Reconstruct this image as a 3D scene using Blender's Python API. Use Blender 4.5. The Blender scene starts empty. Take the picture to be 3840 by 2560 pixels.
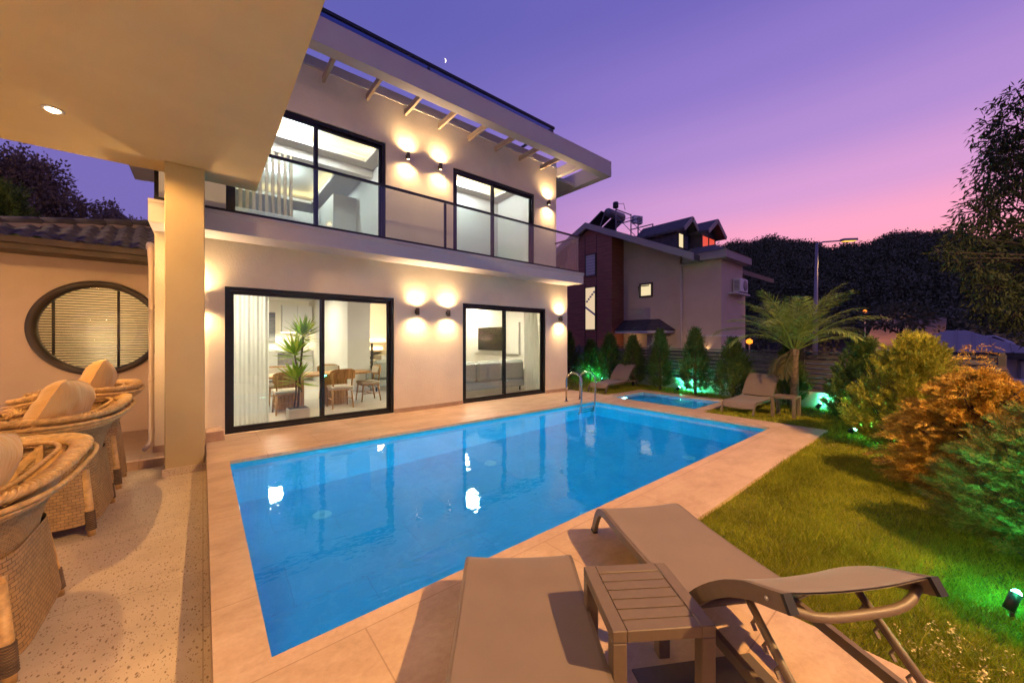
import bpy, math, random
import numpy as np
from mathutils import Vector, Matrix
R = math.radians
random.seed(7); rng = np.random.default_rng(7)
S = bpy.context.scene
COL = S.collection

# ---------------------------------------------------------------- camera
cam = bpy.data.cameras.new("camera"); cam_o = bpy.data.objects.new("camera", cam); COL.objects.link(cam_o)
cam_o.location = (0, 0, 1.5); cam_o.rotation_euler = (R(90), 0, R(-39.6))
cam.lens = 13.133; cam.sensor_width = 36; cam.shift_y = -0.0026
cam.clip_start = 0.02; cam.clip_end = 3000
S.camera = cam_o
S.view_settings.view_transform = 'Standard'; S.view_settings.look = 'None'
S.view_settings.exposure = 0.0; S.view_settings.gamma = 1.0
S.render.engine = 'CYCLES'
cy = S.cycles
cy.use_denoising = True; cy.denoiser = 'OPENIMAGEDENOISE'
cy.use_adaptive_sampling = True; cy.adaptive_threshold = 0.012
cy.max_bounces = 9; cy.diffuse_bounces = 4; cy.glossy_bounces = 4; cy.transmission_bounces = 6; cy.transparent_max_bounces = 24
cy.sample_clamp_indirect = 6.0; cy.blur_glossy = 0.3
cy.use_light_tree = True

# ---------------------------------------------------------------- dusk sky
W = bpy.data.worlds.new("World"); S.world = W; W.use_nodes = True
nt = W.node_tree; nt.nodes.clear()
def wn(t): return nt.nodes.new(t)
tc = wn('ShaderNodeTexCoord'); sep = wn('ShaderNodeSeparateXYZ'); nt.links.new(tc.outputs['Generated'], sep.inputs[0])
def wramp(stops):
    r = wn('ShaderNodeValToRGB'); r.color_ramp.interpolation = 'EASE'
    e = r.color_ramp.elements
    while len(e) > 1: e.remove(e[-1])
    for i, (p, c) in enumerate(stops):
        x = e[0] if i == 0 else e.new(p)
        x.position = p; x.color = (*[((k/255+.055)/1.055)**2.4 if k > 10 else k/3294 for k in c], 1)
    nt.links.new(sep.outputs['Z'], r.inputs[0]); return r
glow = wramp([(0.0, (250, 150, 140)), (0.16, (246, 156, 168)), (0.22, (232, 154, 184)), (0.30, (200, 146, 196)), (0.40, (164, 130, 194)), (0.52, (134, 112, 186)), (0.66, (104, 94, 172)), (1.0, (76, 76, 152))])
away = wramp([(0.0, (124, 102, 168)), (0.25, (112, 99, 168)), (0.45, (104, 96, 171)), (0.65, (90, 88, 164)), (1.0, (70, 72, 148))])
dotn = wn('ShaderNodeVectorMath'); dotn.operation = 'DOT_PRODUCT'
nrm = wn('ShaderNodeVectorMath'); nrm.operation = 'MULTIPLY'; nrm.inputs[1].default_value = (1, 1, 0)
nrm2 = wn('ShaderNodeVectorMath'); nrm2.operation = 'NORMALIZE'
nt.links.new(tc.outputs['Generated'], nrm.inputs[0]); nt.links.new(nrm.outputs[0], nrm2.inputs[0]); nt.links.new(nrm2.outputs[0], dotn.inputs[0])
dotn.inputs[1].default_value = (math.cos(R(-4)), math.sin(R(-4)), 0)
mr = wn('ShaderNodeMapRange'); mr.interpolation_type = 'SMOOTHSTEP'
mr.inputs['From Min'].default_value = 0.25; mr.inputs['From Max'].default_value = 1.0
nt.links.new(dotn.outputs['Value'], mr.inputs['Value'])
mixw = wn('ShaderNodeMix'); mixw.data_type = 'RGBA'
nt.links.new(mr.outputs[0], mixw.inputs['Factor']); nt.links.new(away.outputs[0], mixw.inputs['A']); nt.links.new(glow.outputs[0], mixw.inputs['B'])
bg = wn('ShaderNodeBackground'); bg.inputs['Strength'].default_value = 1.24
wo = wn('ShaderNodeOutputWorld')
nt.links.new(mixw.outputs['Result'], bg.inputs['Color']); nt.links.new(bg.outputs[0], wo.inputs[0])

# light levels (all are fittings the photograph shows or the same fittings just outside it)
P_WALL = 95.0; P_CANOPY = 420.0; P_POOL = 1080.0; P_GREEN = 290.0; P_ROOM = 140.0; P_STREET = 7000.0; P_STREET_FAR = 46000.0

# ---------------------------------------------------------------- mesh helpers
class MB:
    def __init__(s): s.v = []; s.f = []; s.sm = []
    def add(s, vs, fs, smooth=False):
        o = len(s.v); s.v += [tuple(p) for p in vs]; s.f += [tuple(i + o for i in f) for f in fs]; s.sm += [smooth] * len(fs); return s
    def box(s, x0, x1, y0, y1, z0, z1):
        v = [(x, y, z) for z in (z0, z1) for y in (y0, y1) for x in (x0, x1)]
        return s.add(v, [(0, 2, 3, 1), (4, 5, 7, 6), (0, 1, 5, 4), (1, 3, 7, 5), (3, 2, 6, 7), (2, 0, 4, 6)])
    def rbox(s, x0, x1, y0, y1, z0, z1, b=.01):
        # box with chamfered edges
        xs = (x0, x0+b, x1-b, x1); ys = (y0, y0+b, y1-b, y1); zs = (z0, z0+b, z1-b, z1)
        vs = []; idx = {}
        def V(i, j, k):
            key = (i, j, k)
            if key not in idx: idx[key] = len(vs); vs.append((xs[i], ys[j], zs[k]))
            return idx[key]
        fs = [(V(1,1,0),V(1,2,0),V(2,2,0),V(2,1,0)), (V(1,1,3),V(2,1,3),V(2,2,3),V(1,2,3)),
              (V(1,0,1),V(2,0,1),V(2,0,2),V(1,0,2)), (V(1,3,1),V(1,3,2),V(2,3,2),V(2,3,1)),
              (V(0,1,1),V(0,1,2),V(0,2,2),V(0,2,1)), (V(3,1,1),V(3,2,1),V(3,2,2),V(3,1,2))]
        for k, kk in ((0, 1), (3, 2)):
            fs += [(V(1,1,k),V(2,1,k),V(2,0,kk),V(1,0,kk)), (V(1,2,k),V(2,2,k),V(2,3,kk),V(1,3,kk)), (V(1,1,k),V(1,2,k),V(0,2,kk),V(0,1,kk)), (V(2,1,k),V(2,2,k),V(3,2,kk),V(3,1,kk))]
        for i, ii in ((0, 1), (3, 2)):
            for j, jj in ((0, 1), (3, 2)):
                fs.append((V(i,jj,1),V(ii,j,1),V(ii,j,2),V(i,jj,2)))
                for k, kk in ((0, 1), (3, 2)): fs.append((V(ii,jj,k),V(i,jj,kk),V(ii,j,kk)))
        return s.add(vs, fs)
    def bar(s, a, b, w, h, up=(0, 0, 1)):
        a, b, up = Vector(a), Vector(b), Vector(up); d = (b - a).normalized(); x = d.cross(up)
        if x.length < 1e-4: x = d.cross(Vector((1, 0, 0)))
        x.normalize(); y = x.cross(d).normalized(); v = []
        for p in (a, b):
            for sx, sy in ((-1, -1), (1, -1), (1, 1), (-1, 1)): v.append(p + x * (sx * w / 2) + y * (sy * h / 2))
        return s.add(v, [(3, 2, 1, 0), (4, 5, 6, 7), (0, 1, 5, 4), (1, 2, 6, 5), (2, 3, 7, 6), (3, 0, 4, 7)])
    def tube(s, path, r, seg=8, closed=False, flat=1.0):
        P = [Vector(p) for p in path]; n = len(P)
        rs = r if isinstance(r, (list, tuple)) else [r] * n
        v = []; up = Vector((0, 0, 1)); prev = None
        for i in range(n):
            if closed: t = P[(i + 1) % n] - P[i - 1]
            else: t = P[min(i + 1, n - 1)] - P[max(i - 1, 0)]
            t.normalize()
            if prev is None:
                x = t.cross(up)
                if x.length < 1e-3: x = t.cross(Vector((1, 0, 0)))
            else: x = prev - t * prev.dot(t)
            x.normalize(); prev = x; y = t.cross(x)
            for k in range(seg):
                a = 2 * math.pi * k / seg; v.append(P[i] + (x * math.cos(a) + y * math.sin(a) * flat) * rs[i])
        f = []
        for i in range(n if closed else n - 1):
            j = (i + 1) % n
            for k in range(seg): f.append((i*seg+k, i*seg+(k+1) % seg, j*seg+(k+1) % seg, j*seg+k))
        if not closed: f += [tuple(range(seg))[::-1], tuple((n-1)*seg+k for k in range(seg))]
        return s.add(v, f, True)
    def lathe(s, prof, c=(0, 0, 0), seg=16, axis='z', cap=True):
        v = []; f = []; n = len(prof)
        for r, h in prof:
            for k in range(seg):
                a = 2 * math.pi * k / seg; p, q = r * math.cos(a), r * math.sin(a)
                v.append({'z': (c[0]+p, c[1]+q, c[2]+h), 'y': (c[0]+p, c[1]+h, c[2]+q), 'x': (c[0]+h, c[1]+p, c[2]+q)}[axis])
        for i in range(n - 1):
            for k in range(seg): f.append((i*seg+k, i*seg+(k+1) % seg, (i+1)*seg+(k+1) % seg, (i+1)*seg+k))
        if cap: f += [tuple(range(seg))[::-1], tuple((n-1)*seg+k for k in range(seg))]
        return s.add(v, f, True)
    def prism(s, poly, axis, a, b):
        # extrude a 2-D polygon along an axis: x -> (y,z), y -> (x,z), z -> (x,y)
        n = len(poly); mk = {'x': lambda p, t: (t, p[0], p[1]), 'y': lambda p, t: (p[0], t, p[1]), 'z': lambda p, t: (p[0], p[1], t)}[axis]
        v = [mk(p, a) for p in poly] + [mk(p, b) for p in poly]
        f = [tuple(range(n))[::-1], tuple(range(n, 2*n))] + [(i, (i+1) % n, n+(i+1) % n, n+i) for i in range(n)]
        return s.add(v, f)
    def quad(s, *p): return s.add(p, [tuple(range(len(p)))])
    def grid(s, fn, nu, nv, smooth=True):
        v = [fn(i/(nu-1), j/(nv-1)) for j in range(nv) for i in range(nu)]
        return s.add(v, [(j*nu+i, j*nu+i+1, (j+1)*nu+i+1, (j+1)*nu+i) for j in range(nv-1) for i in range(nu-1)], smooth)
    def build(s, name, mat, parent=None, world=False, loc=None, fix=True):
        me = bpy.data.meshes.new(name); me.from_pydata(s.v, [], s.f)
        me.polygons.foreach_set('use_smooth', s.sm)
        if fix:
            import bmesh
            bm = bmesh.new(); bm.from_mesh(me); bmesh.ops.recalc_face_normals(bm, faces=bm.faces[:]); bm.to_mesh(me); bm.free()
        if mat: me.materials.append(mat)
        o = bpy.data.objects.new(name, me); COL.objects.link(o)
        if loc: o.location = loc
        if parent:
            o.parent = parent
            if world: o.matrix_parent_inverse = base_matrix(parent).inverted()
        return o
def base_matrix(o):
    m = Matrix.Translation(o.location) @ o.rotation_euler.to_matrix().to_4x4()
    return (base_matrix(o.parent) @ o.matrix_parent_inverse @ m) if o.parent else m
def tag(o, label=None, cat=None, group=None, kind=None):
    if label: o['label'] = label
    if cat: o['category'] = cat
    if group: o['group'] = group
    if kind: o['kind'] = kind
    return o
def thing(name, label, cat, loc=(0, 0, 0), rz=0, group=None):
    o = bpy.data.objects.new(name, None); COL.objects.link(o); o.empty_display_size = .1
    o.location = loc; o.rotation_euler = (0, 0, rz); return tag(o, label, cat, group)
def struct(name, mb, m, stuff=False): return tag(mb.build(name, m), kind='stuff' if stuff else 'structure')
def copy_tree(o, parent=None):
    c = o.copy(); COL.objects.link(c)
    if parent: c.parent = parent; c.matrix_parent_inverse = o.matrix_parent_inverse.copy()
    for ch in [x for x in o.children]: copy_tree(ch, c)
    return c
def dup(o, loc, rz, label, scale=None):
    c = copy_tree(o); c.location = loc; c.rotation_euler = (0, 0, rz); c['label'] = label
    if scale: c.scale = scale
    return c
def lamp(kind, name, loc, power, color, parent=None, size=.05, spot=None, blend=.6, aim=None, rect=None):
    l = bpy.data.lights.new(name, kind); l.energy = power; l.color = color
    if kind in ('POINT', 'SPOT'): l.shadow_soft_size = size
    if kind == 'SPOT': l.spot_size = R(spot); l.spot_blend = blend
    if kind == 'AREA':
        l.shape = 'RECTANGLE'; l.size, l.size_y = rect or (size, size)
    o = bpy.data.objects.new(name, l); COL.objects.link(o); o.location = loc
    if aim is not None: o.rotation_euler = (Vector(aim)).to_track_quat('-Z', 'Y').to_euler()
    if parent: o.parent = parent; o.matrix_parent_inverse = base_matrix(parent).inverted()
    return o
def srgb(r, g, b): return tuple((k/255/12.92) if k <= 10 else ((k/255+.055)/1.055)**2.4 for k in (r, g, b))

# ---------------------------------------------------------------- materials
def newmat(name):
    m = bpy.data.materials.new(name); m.use_nodes = True; t = m.node_tree
    return m, t, t.nodes['Principled BSDF'], t.nodes['Material Output']
def tcoord(t, scale=(1, 1, 1), rot=(0, 0, 0), kind='Object'):
    c = t.nodes.new('ShaderNodeTexCoord'); mp = t.nodes.new('ShaderNodeMapping')
    mp.inputs['Scale'].default_value = scale; mp.inputs['Rotation'].default_value = rot
    t.links.new(c.outputs[kind], mp.inputs[0]); return mp.outputs[0]
def noise(t, vec, scale, detail=4, rough=.55):
    n = t.nodes.new('ShaderNodeTexNoise'); n.inputs['Scale'].default_value = scale; n.inputs['Detail'].default_value = detail; n.inputs['Roughness'].default_value = rough
    t.links.new(vec, n.inputs['Vector']); return n.outputs['Fac']
def ramp(t, fac, stops):
    r = t.nodes.new('ShaderNodeValToRGB'); e = r.color_ramp.elements
    while len(e) > 1: e.remove(e[-1])
    for i, (p, c) in enumerate(stops):
        x = e[0] if i == 0 else e.new(p); x.position = p; x.color = (*c, 1) if len(c) == 3 else c
    t.links.new(fac, r.inputs[0]); return r.outputs[0]
def bump(t, h, strength, dist=.01, prev=None):
    b = t.nodes.new('ShaderNodeBump'); b.inputs['Strength'].default_value = strength; b.inputs['Distance'].default_value = dist
    t.links.new(h, b.inputs['Height'])
    if prev is not None: t.links.new(prev, b.inputs['Normal'])
    return b.outputs[0]
def mixc(t, fac, a, b, mode='MIX'):
    m = t.nodes.new('ShaderNodeMix'); m.data_type = 'RGBA'; m.blend_type = mode
    for k, x in (('Factor', fac), ('A', a), ('B', b)):
        if isinstance(x, (int, float)): m.inputs[k].default_value = x
        elif isinstance(x, tuple): m.inputs[k].default_value = (*x[:3], 1)
        else: t.links.new(x, m.inputs[k])
    return m.outputs['Result']
def mul(c, k): return tuple(min(1, x * k) for x in c)
def plain(name, col, rough=.6, var=.12, vs=6, bs=0, bst=0, metal=0, spec=.5, stretch=(1, 1, 1)):
    m, t, p, o = newmat(name); v = tcoord(t, stretch)
    t.links.new(ramp(t, noise(t, v, vs), [(.3, mul(col, 1-var)), (.7, mul(col, 1+var))]), p.inputs['Base Color'])
    p.inputs['Roughness'].default_value = rough; p.inputs['Metallic'].default_value = metal; p.inputs['Specular IOR Level'].default_value = spec
    if bs: t.links.new(bump(t, noise(t, v, bs, 5), bst), p.inputs['Normal'])
    return m
def emit(name, col, s):
    m, t, p, o = newmat(name); p.inputs['Base Color'].default_value = (0, 0, 0, 1)
    p.inputs['Emission Color'].default_value = (*col, 1); p.inputs['Emission Strength'].default_value = s; return m
def glassy(name, tint=(.96, .98, .97), base=.05, k=.85):
    m, t, p, o = newmat(name); t.nodes.remove(p)
    lw = t.nodes.new('ShaderNodeLayerWeight'); lw.inputs['Blend'].default_value = .5
    pw = t.nodes.new('ShaderNodeMath'); pw.operation = 'POWER'; pw.inputs[1].default_value = 5
    ma = t.nodes.new('ShaderNodeMath'); ma.operation = 'MULTIPLY_ADD'; ma.inputs[1].default_value = k; ma.inputs[2].default_value = base
    t.links.new(lw.outputs['Facing'], pw.inputs[0]); t.links.new(pw.outputs[0], ma.inputs[0])
    tr = t.nodes.new('ShaderNodeBsdfTransparent'); tr.inputs[0].default_value = (*tint, 1)
    gl = t.nodes.new('ShaderNodeBsdfGlossy'); gl.inputs['Roughness'].default_value = .01
    mx = t.nodes.new('ShaderNodeMixShader'); t.links.new(ma.outputs[0], mx.inputs[0]); t.links.new(tr.outputs[0], mx.inputs[1]); t.links.new(gl.outputs[0], mx.inputs[2])
    t.links.new(mx.outputs[0], o.inputs[0]); return m
M = {}
M['stucco'] = plain('white_stucco', (.80, .70, .50), .85, .07, 1.6, 48, .55)
M['trim'] = plain('painted_trim', (.46, .43, .43), .7, .04, 3, 60, .08)
M['rafter'] = plain('tan_rafter', (.36, .27, .18), .7, .08, 5)
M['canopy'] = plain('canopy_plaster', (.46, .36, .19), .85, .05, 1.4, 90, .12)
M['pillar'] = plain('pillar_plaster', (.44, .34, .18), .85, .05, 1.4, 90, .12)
M['annex'] = plain('annex_render', (.47, .36, .27), .85, .06, 1.5, 80, .15)
M['inner'] = plain('interior_paint', (.82, .80, .74), .7, .02, 2)
M['innerfloor'] = plain('interior_floor', (.62, .58, .50), .22, .05, 3)
M['cabinet'] = plain('white_cabinet', (.80, .79, .74), .35, .02, 2)
M['dark'] = plain('dark_metal', (.012, .011, .011), .38, .15, 12, metal=.3)
M['rail'] = plain('rail_metal', (.03, .03, .035), .35, .1, 12, metal=.6)
M['oak'] = plain('oak_wood', (.50, .27, .10), .45, .3, 5, stretch=(6, 6, .8))
M['slat'] = plain('pale_slat_wood', (.55, .42, .27), .5, .12, 4, stretch=(8, 8, .6))
M['upholstery'] = plain('cream_upholstery', (.66, .60, .48), .9, .08, 30, 300, .2)
M['sofa'] = plain('grey_boucle', (.40, .43, .40), .95, .25, 60, 220, .6)
M['curtain'] = None
M['taupe'] = plain('taupe_powdercoat', (.135, .098, .066), .5, .06, 30, 400, .06)
M['black'] = plain('black_plastic', (.012, .012, .013), .45, .2, 10)
M['steel'] = plain('stainless_steel', (.62, .58, .52), .16, .05, 9, metal=1)
M['screw'] = plain('screw_metal', (.6, .58, .55), .3, .1, 60, metal=1)
M['roofdark'] = plain('dark_roof_tile', (.070, .056, .052), .6, .35, 5, 40, .3)
M['gutter'] = plain('brown_gutter', (.06, .036, .020), .5, .2, 4)
M['brown'] = plain('dark_brown_frame', (.030, .018, .010), .45, .2, 4)
M['pipe'] = plain('drain_pipe', (.52, .42, .32), .5, .05, 4)
M['nwall'] = plain('mauve_stucco', (.55, .42, .30), .9, .07, 1.0, 60, .25)
M['ntrim'] = plain('grey_fascia', (.33, .27, .25), .7, .06, 2)
M['nwhite'] = plain('offwhite_trim', (.6, .55, .5), .7, .05, 2)
M['acwhite'] = plain('ac_housing', (.62, .60, .58), .45, .06, 5)
M['acgrey'] = plain('grey_grille', (.16, .16, .17), .5, .1, 8)
M['fence'] = plain('fence_charcoal', (.075, .068, .07), .42, .25, 6)
M['lowwall'] = plain('garden_wall', (.50, .42, .35), .9, .14, 3, 50, .35)
M['pole'] = plain('galvanised_pole', (.30, .27, .27), .5, .1, 8, metal=.4)
M['bark'] = plain('bark', (.10, .065, .04), .9, .35, 9, 30, .6)
M['palmbark'] = plain('palm_bark', (.24, .17, .10), .9, .4, 16, 40, .8)
M['pinebark'] = plain('dark_bark', (.035, .026, .02), .9, .3, 3)
M['stoneclad'] = plain('grey_stone', (.24, .22, .21), .8, .3, 9, 30, .5)
M['screen'] = plain('tv_screen', (.012, .010, .008), .12, .1, 3)
M['pictureart'] = plain('grey_picture', (.16, .17, .17), .6, .45, 3, stretch=(1, 1, 7))
M['marble'] = plain('dark_marble', (.06, .06, .065), .2, .5, 3)
M['pot'] = plain('white_planter', (.62, .62, .58), .4, .1, 4)
M['soil'] = plain('soil', (.05, .035, .022), .95, .4, 20, 60, .6)
M['earth'] = plain('dry_earth', (.20, .135, .085), .95, .35, .35, 2, .6)
M['farland'] = plain('far_ground', (.055, .045, .032), .95, .4, .08)
M['asphalt'] = plain('asphalt', (.05, .05, .052), .9, .2, 2, 80, .3)
M['hill'] = plain('hill_soil', (.030, .028, .020), .95, .5, .05)
M['carpaint'] = plain('white_car_paint', (.62, .62, .66), .2, .02, 2)
M['tyre'] = plain('tyre_rubber', (.02, .02, .02), .8, .2, 8)
M['metalroof'] = plain('grey_metal_roof', (.13, .125, .14), .45, .08, .6)
M['white'] = plain('white_plastic', (.7, .7, .68), .4, .04, 5)
M['glass'] = glassy('window_glass')
M['railglass'] = glassy('railing_glass', (.86, .90, .88), .06, .8)
M['blueglass'] = glassy('blue_tinted_glass', (.30, .36, .55), .06, .8)
M['e_warm'] = emit('warm_lamp', (1, .72, .42), 28)
M['e_white'] = emit('cool_lamp', (.80, .92, 1), 6)
M['e_cove'] = emit('cove_strip', (1, .74, .34), 16)
M['e_pool'] = emit('pool_lamp', (.75, .95, 1), 3)
M['e_green'] = emit('green_lamp', (.25, 1, .72), 26)
M['e_sodium'] = emit('sodium_lamp', (1, .24, .015), 2.6)
M['e_street'] = emit('street_lamp_lens', (1, .50, .07), 1.7)
M['e_window'] = emit('lit_window', (1, .80, .46), .95)
M['e_stair'] = emit('lit_stairwell', (1, .74, .46), .80)
M['e_red'] = emit('red_lit_room', (1, .10, .05), .8)
M['e_moon'] = emit('moon_light', (1, .88, .72), 2.2)
M['e_shelf'] = emit('shelf_lamp', (1, .70, .34), 6)

m, t, p, o = newmat('sheer_curtain')
p.inputs['Base Color'].default_value = (.74, .76, .70, 1); p.inputs['Roughness'].default_value = .9
tl = t.nodes.new('ShaderNodeBsdfTranslucent'); tl.inputs[0].default_value = (.8, .82, .76, 1)
mx = t.nodes.new('ShaderNodeMixShader'); mx.inputs[0].default_value = .62
t.links.new(p.outputs[0], mx.inputs[1]); t.links.new(tl.outputs[0], mx.inputs[2]); t.links.new(mx.outputs[0], o.inputs[0]); M['curtain'] = m

def mixv(t, vec, sc, amt):
    n = t.nodes.new('ShaderNodeTexNoise'); n.inputs['Scale'].default_value = sc; t.links.new(vec, n.inputs['Vector'])
    a = t.nodes.new('ShaderNodeVectorMath'); a.operation = 'MULTIPLY_ADD'; a.inputs[1].default_value = (amt,)*3
    t.links.new(n.outputs['Color'], a.inputs[0]); t.links.new(vec, a.inputs[2]); return a.outputs[0]
def travertine(name, a, b, c, rough=.45, joints=True):
    m, t, p, o = newmat(name); v = tcoord(t)
    n1 = noise(t, mixv(t, tcoord(t, (1, 1.9, 1.9), (0, 0, R(24))), 3, .25), 2.0, 7, .68); n2 = noise(t, v, 30, 6, .75)
    col = ramp(t, n1, [(.30, a), (.52, b), (.72, c)])
    pits = ramp(t, noise(t, tcoord(t, (14, 40, 20), (0, 0, R(18))), 1.6, 3), [(.70, (1, 1, 1)), (.78, (.62, .55, .48))])
    col = mixc(t, 1.0, mixc(t, .25, col, ramp(t, n2, [(.3, mul(a, .8)), (.7, mul(c, 1.1))])), pits, 'MULTIPLY')
    if joints:
        br = t.nodes.new('ShaderNodeTexBrick'); br.inputs['Scale'].default_value = 1; br.inputs['Mortar Size'].default_value = .0035; br.inputs['Brick Width'].default_value = 1.3; br.inputs['Row Height'].default_value = .66
        br.offset = 0.5
        br.inputs['Color1'].default_value = (1, 1, 1, 1); br.inputs['Color2'].default_value = (.93, .92, .90, 1); br.inputs['Mortar'].default_value = (.66, .61, .56, 1)
        t.links.new(tcoord(t), br.inputs['Vector']); col = mixc(t, 1.0, col, br.outputs['Color'], 'MULTIPLY')
    t.links.new(col, p.inputs['Base Color'])
    t.links.new(ramp(t, n2, [(.3, (rough-.1,)*3), (.7, (rough+.12,)*3)]), p.inputs['Roughness'])
    t.links.new(bump(t, n2, .12, .004), p.inputs['Normal']); return m
M['trav'] = travertine('travertine', (.36, .23, .13), (.51, .35, .22), (.63, .46, .31))
M['passage'] = travertine('passage_tile', (.22, .14, .09), (.28, .18, .12), (.33, .22, .15))
M['darkstone'] = travertine('dark_stone', (.07, .05, .04), (.10, .075, .06), (.13, .10, .08), .5, False)
m, t, p, o = newmat('terrazzo'); v = tcoord(t)
base = ramp(t, noise(t, v, 5, 4), [(.3, (.47, .37, .26)), (.7, (.56, .45, .33))])
def chips(scale, lo, hi, stretch=(1, .62, 1), rot=.5):
    vo = t.nodes.new('ShaderNodeTexVoronoi'); vo.inputs['Scale'].default_value = scale; vo.inputs['Randomness'].default_value = 1
    t.links.new(mixv(t, tcoord(t, stretch, (0, 0, rot)), 14, .035), vo.inputs['Vector']); return ramp(t, vo.outputs['Distance'], [(lo, (0, 0, 0)), (hi, (1, 1, 1))])
c1 = chips(42, .17, .24, (1, .45, 1), .35); c2 = chips(74, .18, .25, (1, .5, 1), .5)
gate = ramp(t, noise(t, v, 9, 2), [(.34, (0, 0, 0)), (.42, (1, 1, 1))])
col = mixc(t, c1, (.21, .14, .085), base)
col = mixc(t, mixc(t, gate, (1, 1, 1), c2), (.29, .205, .13), col)
br = t.nodes.new('ShaderNodeTexBrick'); br.inputs['Scale'].default_value = 1; br.inputs['Mortar Size'].default_value = .003; br.inputs['Brick Width'].default_value = 1.2; br.inputs['Row Height'].default_value = 1.2; br.offset = 0
br.inputs['Color1'].default_value = (1, 1, 1, 1); br.inputs['Color2'].default_value = (.96, .96, .96, 1); br.inputs['Mortar'].default_value = (.66, .62, .58, 1)
t.links.new(tcoord(t), br.inputs['Vector']); t.links.new(mixc(t, 1.0, col, br.outputs['Color'], 'MULTIPLY'), p.inputs['Base Color'])
p.inputs['Roughness'].default_value = .42; t.links.new(bump(t, c1, .15, .004), p.inputs['Normal']); M['terrazzo'] = m

m, t, p, o = newmat('pool_tile'); v = tcoord(t)
n1 = noise(t, v, 1.1, 6, .6)
veins = ramp(t, noise(t, mixv(t, v, 2.0, .5), 2.6, 6, .65), [(.46, (0, 0, 0)), (.5, (1, 1, 1)), (.54, (0, 0, 0))])
col = ramp(t, n1, [(.25, (.001, .29, .50)), (.6, (.002, .37, .61)), (.8, (.006, .45, .70))])
col = mixc(t, mixc(t, .30, (0, 0, 0), veins), col, (.10, .46, .66))
br = t.nodes.new('ShaderNodeTexBrick'); br.inputs['Scale'].default_value = 1; br.inputs['Mortar Size'].default_value = .004; br.inputs['Brick Width'].default_value = 1.2; br.inputs['Row Height'].default_value = .6
br.inputs['Color1'].default_value = (1, 1, 1, 1); br.inputs['Color2'].default_value = (.92, .94, .96, 1); br.inputs['Mortar'].default_value = (.60, .70, .80, 1)
t.links.new(tcoord(t), br.inputs['Vector']); t.links.new(mixc(t, 1.0, col, br.outputs['Color'], 'MULTIPLY'), p.inputs['Base Color']); p.inputs['Roughness'].default_value = .5; M['pooltile'] = m
M['inlet'] = plain('pale_blue_plastic', (.16, .55, .66), .5, .05, 3)
M['kidtile'] = plain('pale_pool_tile', (.05, .40, .62), .5, .2, 3)
m, t, p, o = newmat('pool_water'); t.nodes.remove(p)
g = t.nodes.new('ShaderNodeBsdfGlass'); g.inputs['IOR'].default_value = 1.36; g.inputs['Roughness'].default_value = 0.0; g.inputs['Color'].default_value = (.93, .985, 1, 1)
wv = tcoord(t); h1 = noise(t, wv, 1.7, 2); h2 = noise(t, tcoord(t, (1, 1.6, 1)), 9, 2)
nb = bump(t, h1, .10, .05); nb = bump(t, h2, .10, .012, nb)
gl = t.nodes.new('ShaderNodeBsdfGlossy'); gl.inputs['Roughness'].default_value = .03; mx = t.nodes.new('ShaderNodeMixShader'); mx.inputs[0].default_value = .055
t.links.new(nb, g.inputs['Normal']); t.links.new(nb, gl.inputs['Normal']); t.links.new(g.outputs[0], mx.inputs[1]); t.links.new(gl.outputs[0], mx.inputs[2]); t.links.new(mx.outputs[0], o.inputs[0]); M['water'] = m

m, t, p, o = newmat('lounger_mesh'); v = tcoord(t)
ck = t.nodes.new('ShaderNodeTexChecker'); ck.inputs['Scale'].default_value = 330; t.links.new(v, ck.inputs['Vector'])
cc = ramp(t, noise(t, v, 5), [(.3, (.150, .108, .084)), (.7, (.180, .130, .100))])
t.links.new(mixc(t, .35, cc, mixc(t, ck.outputs['Fac'], (.11, .078, .06), (.21, .15, .117))), p.inputs['Base Color']); p.inputs['Roughness'].default_value = .75
p.inputs['Sheen Weight'].default_value = .15; t.links.new(bump(t, ck.outputs['Fac'], .1, .001), p.inputs['Normal']); M['mesh'] = m

m, t, p, o = newmat('cushion_cloth'); v = tcoord(t)
t.links.new(ramp(t, noise(t, v, 3), [(.3, (.51, .305, .10)), (.7, (.58, .36, .135))]), p.inputs['Base Color']); p.inputs['Roughness'].default_value = .85; p.inputs['Sheen Weight'].default_value = .2
wr = noise(t, tcoord(t, (2.2, 7, 2.2), (.3, .2, .5)), 2.0, 4); t.links.new(bump(t, wr, .7, .05, bump(t, noise(t, v, 500, 2), .1, .001)), p.inputs['Normal']); M['cushion'] = m

m, t, p, o = newmat('woven_wicker')
uv = t.nodes.new('ShaderNodeUVMap'); mp = t.nodes.new('ShaderNodeMapping'); t.links.new(uv.outputs[0], mp.inputs[0])
br = t.nodes.new('ShaderNodeTexBrick'); br.inputs['Scale'].default_value = 1; br.inputs['Brick Width'].default_value = .046; br.inputs['Row Height'].default_value = .024; br.inputs['Mortar Size'].default_value = .0022; br.inputs['Mortar Smooth'].default_value = .4; br.offset = .5
br.inputs['Color1'].default_value = (.38, .235, .095, 1); br.inputs['Color2'].default_value = (.28, .17, .07, 1); br.inputs['Mortar'].default_value = (.03, .02, .012, 1)
t.links.new(mp.outputs[0], br.inputs['Vector'])
wv = t.nodes.new('ShaderNodeTexNoise'); wv.inputs['Scale'].default_value = 14; t.links.new(mp.outputs[0], wv.inputs[0])
t.links.new(mixc(t, .35, br.outputs['Color'], ramp(t, wv.outputs['Fac'], [(.3, (.16, .10, .045)), (.7, (.42, .27, .12))]), 'MIX'), p.inputs['Base Color'])
inv = t.nodes.new('ShaderNodeMath'); inv.operation = 'SUBTRACT'; inv.inputs[0].default_value = 1; t.links.new(br.outputs['Fac'], inv.inputs[1])
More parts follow.
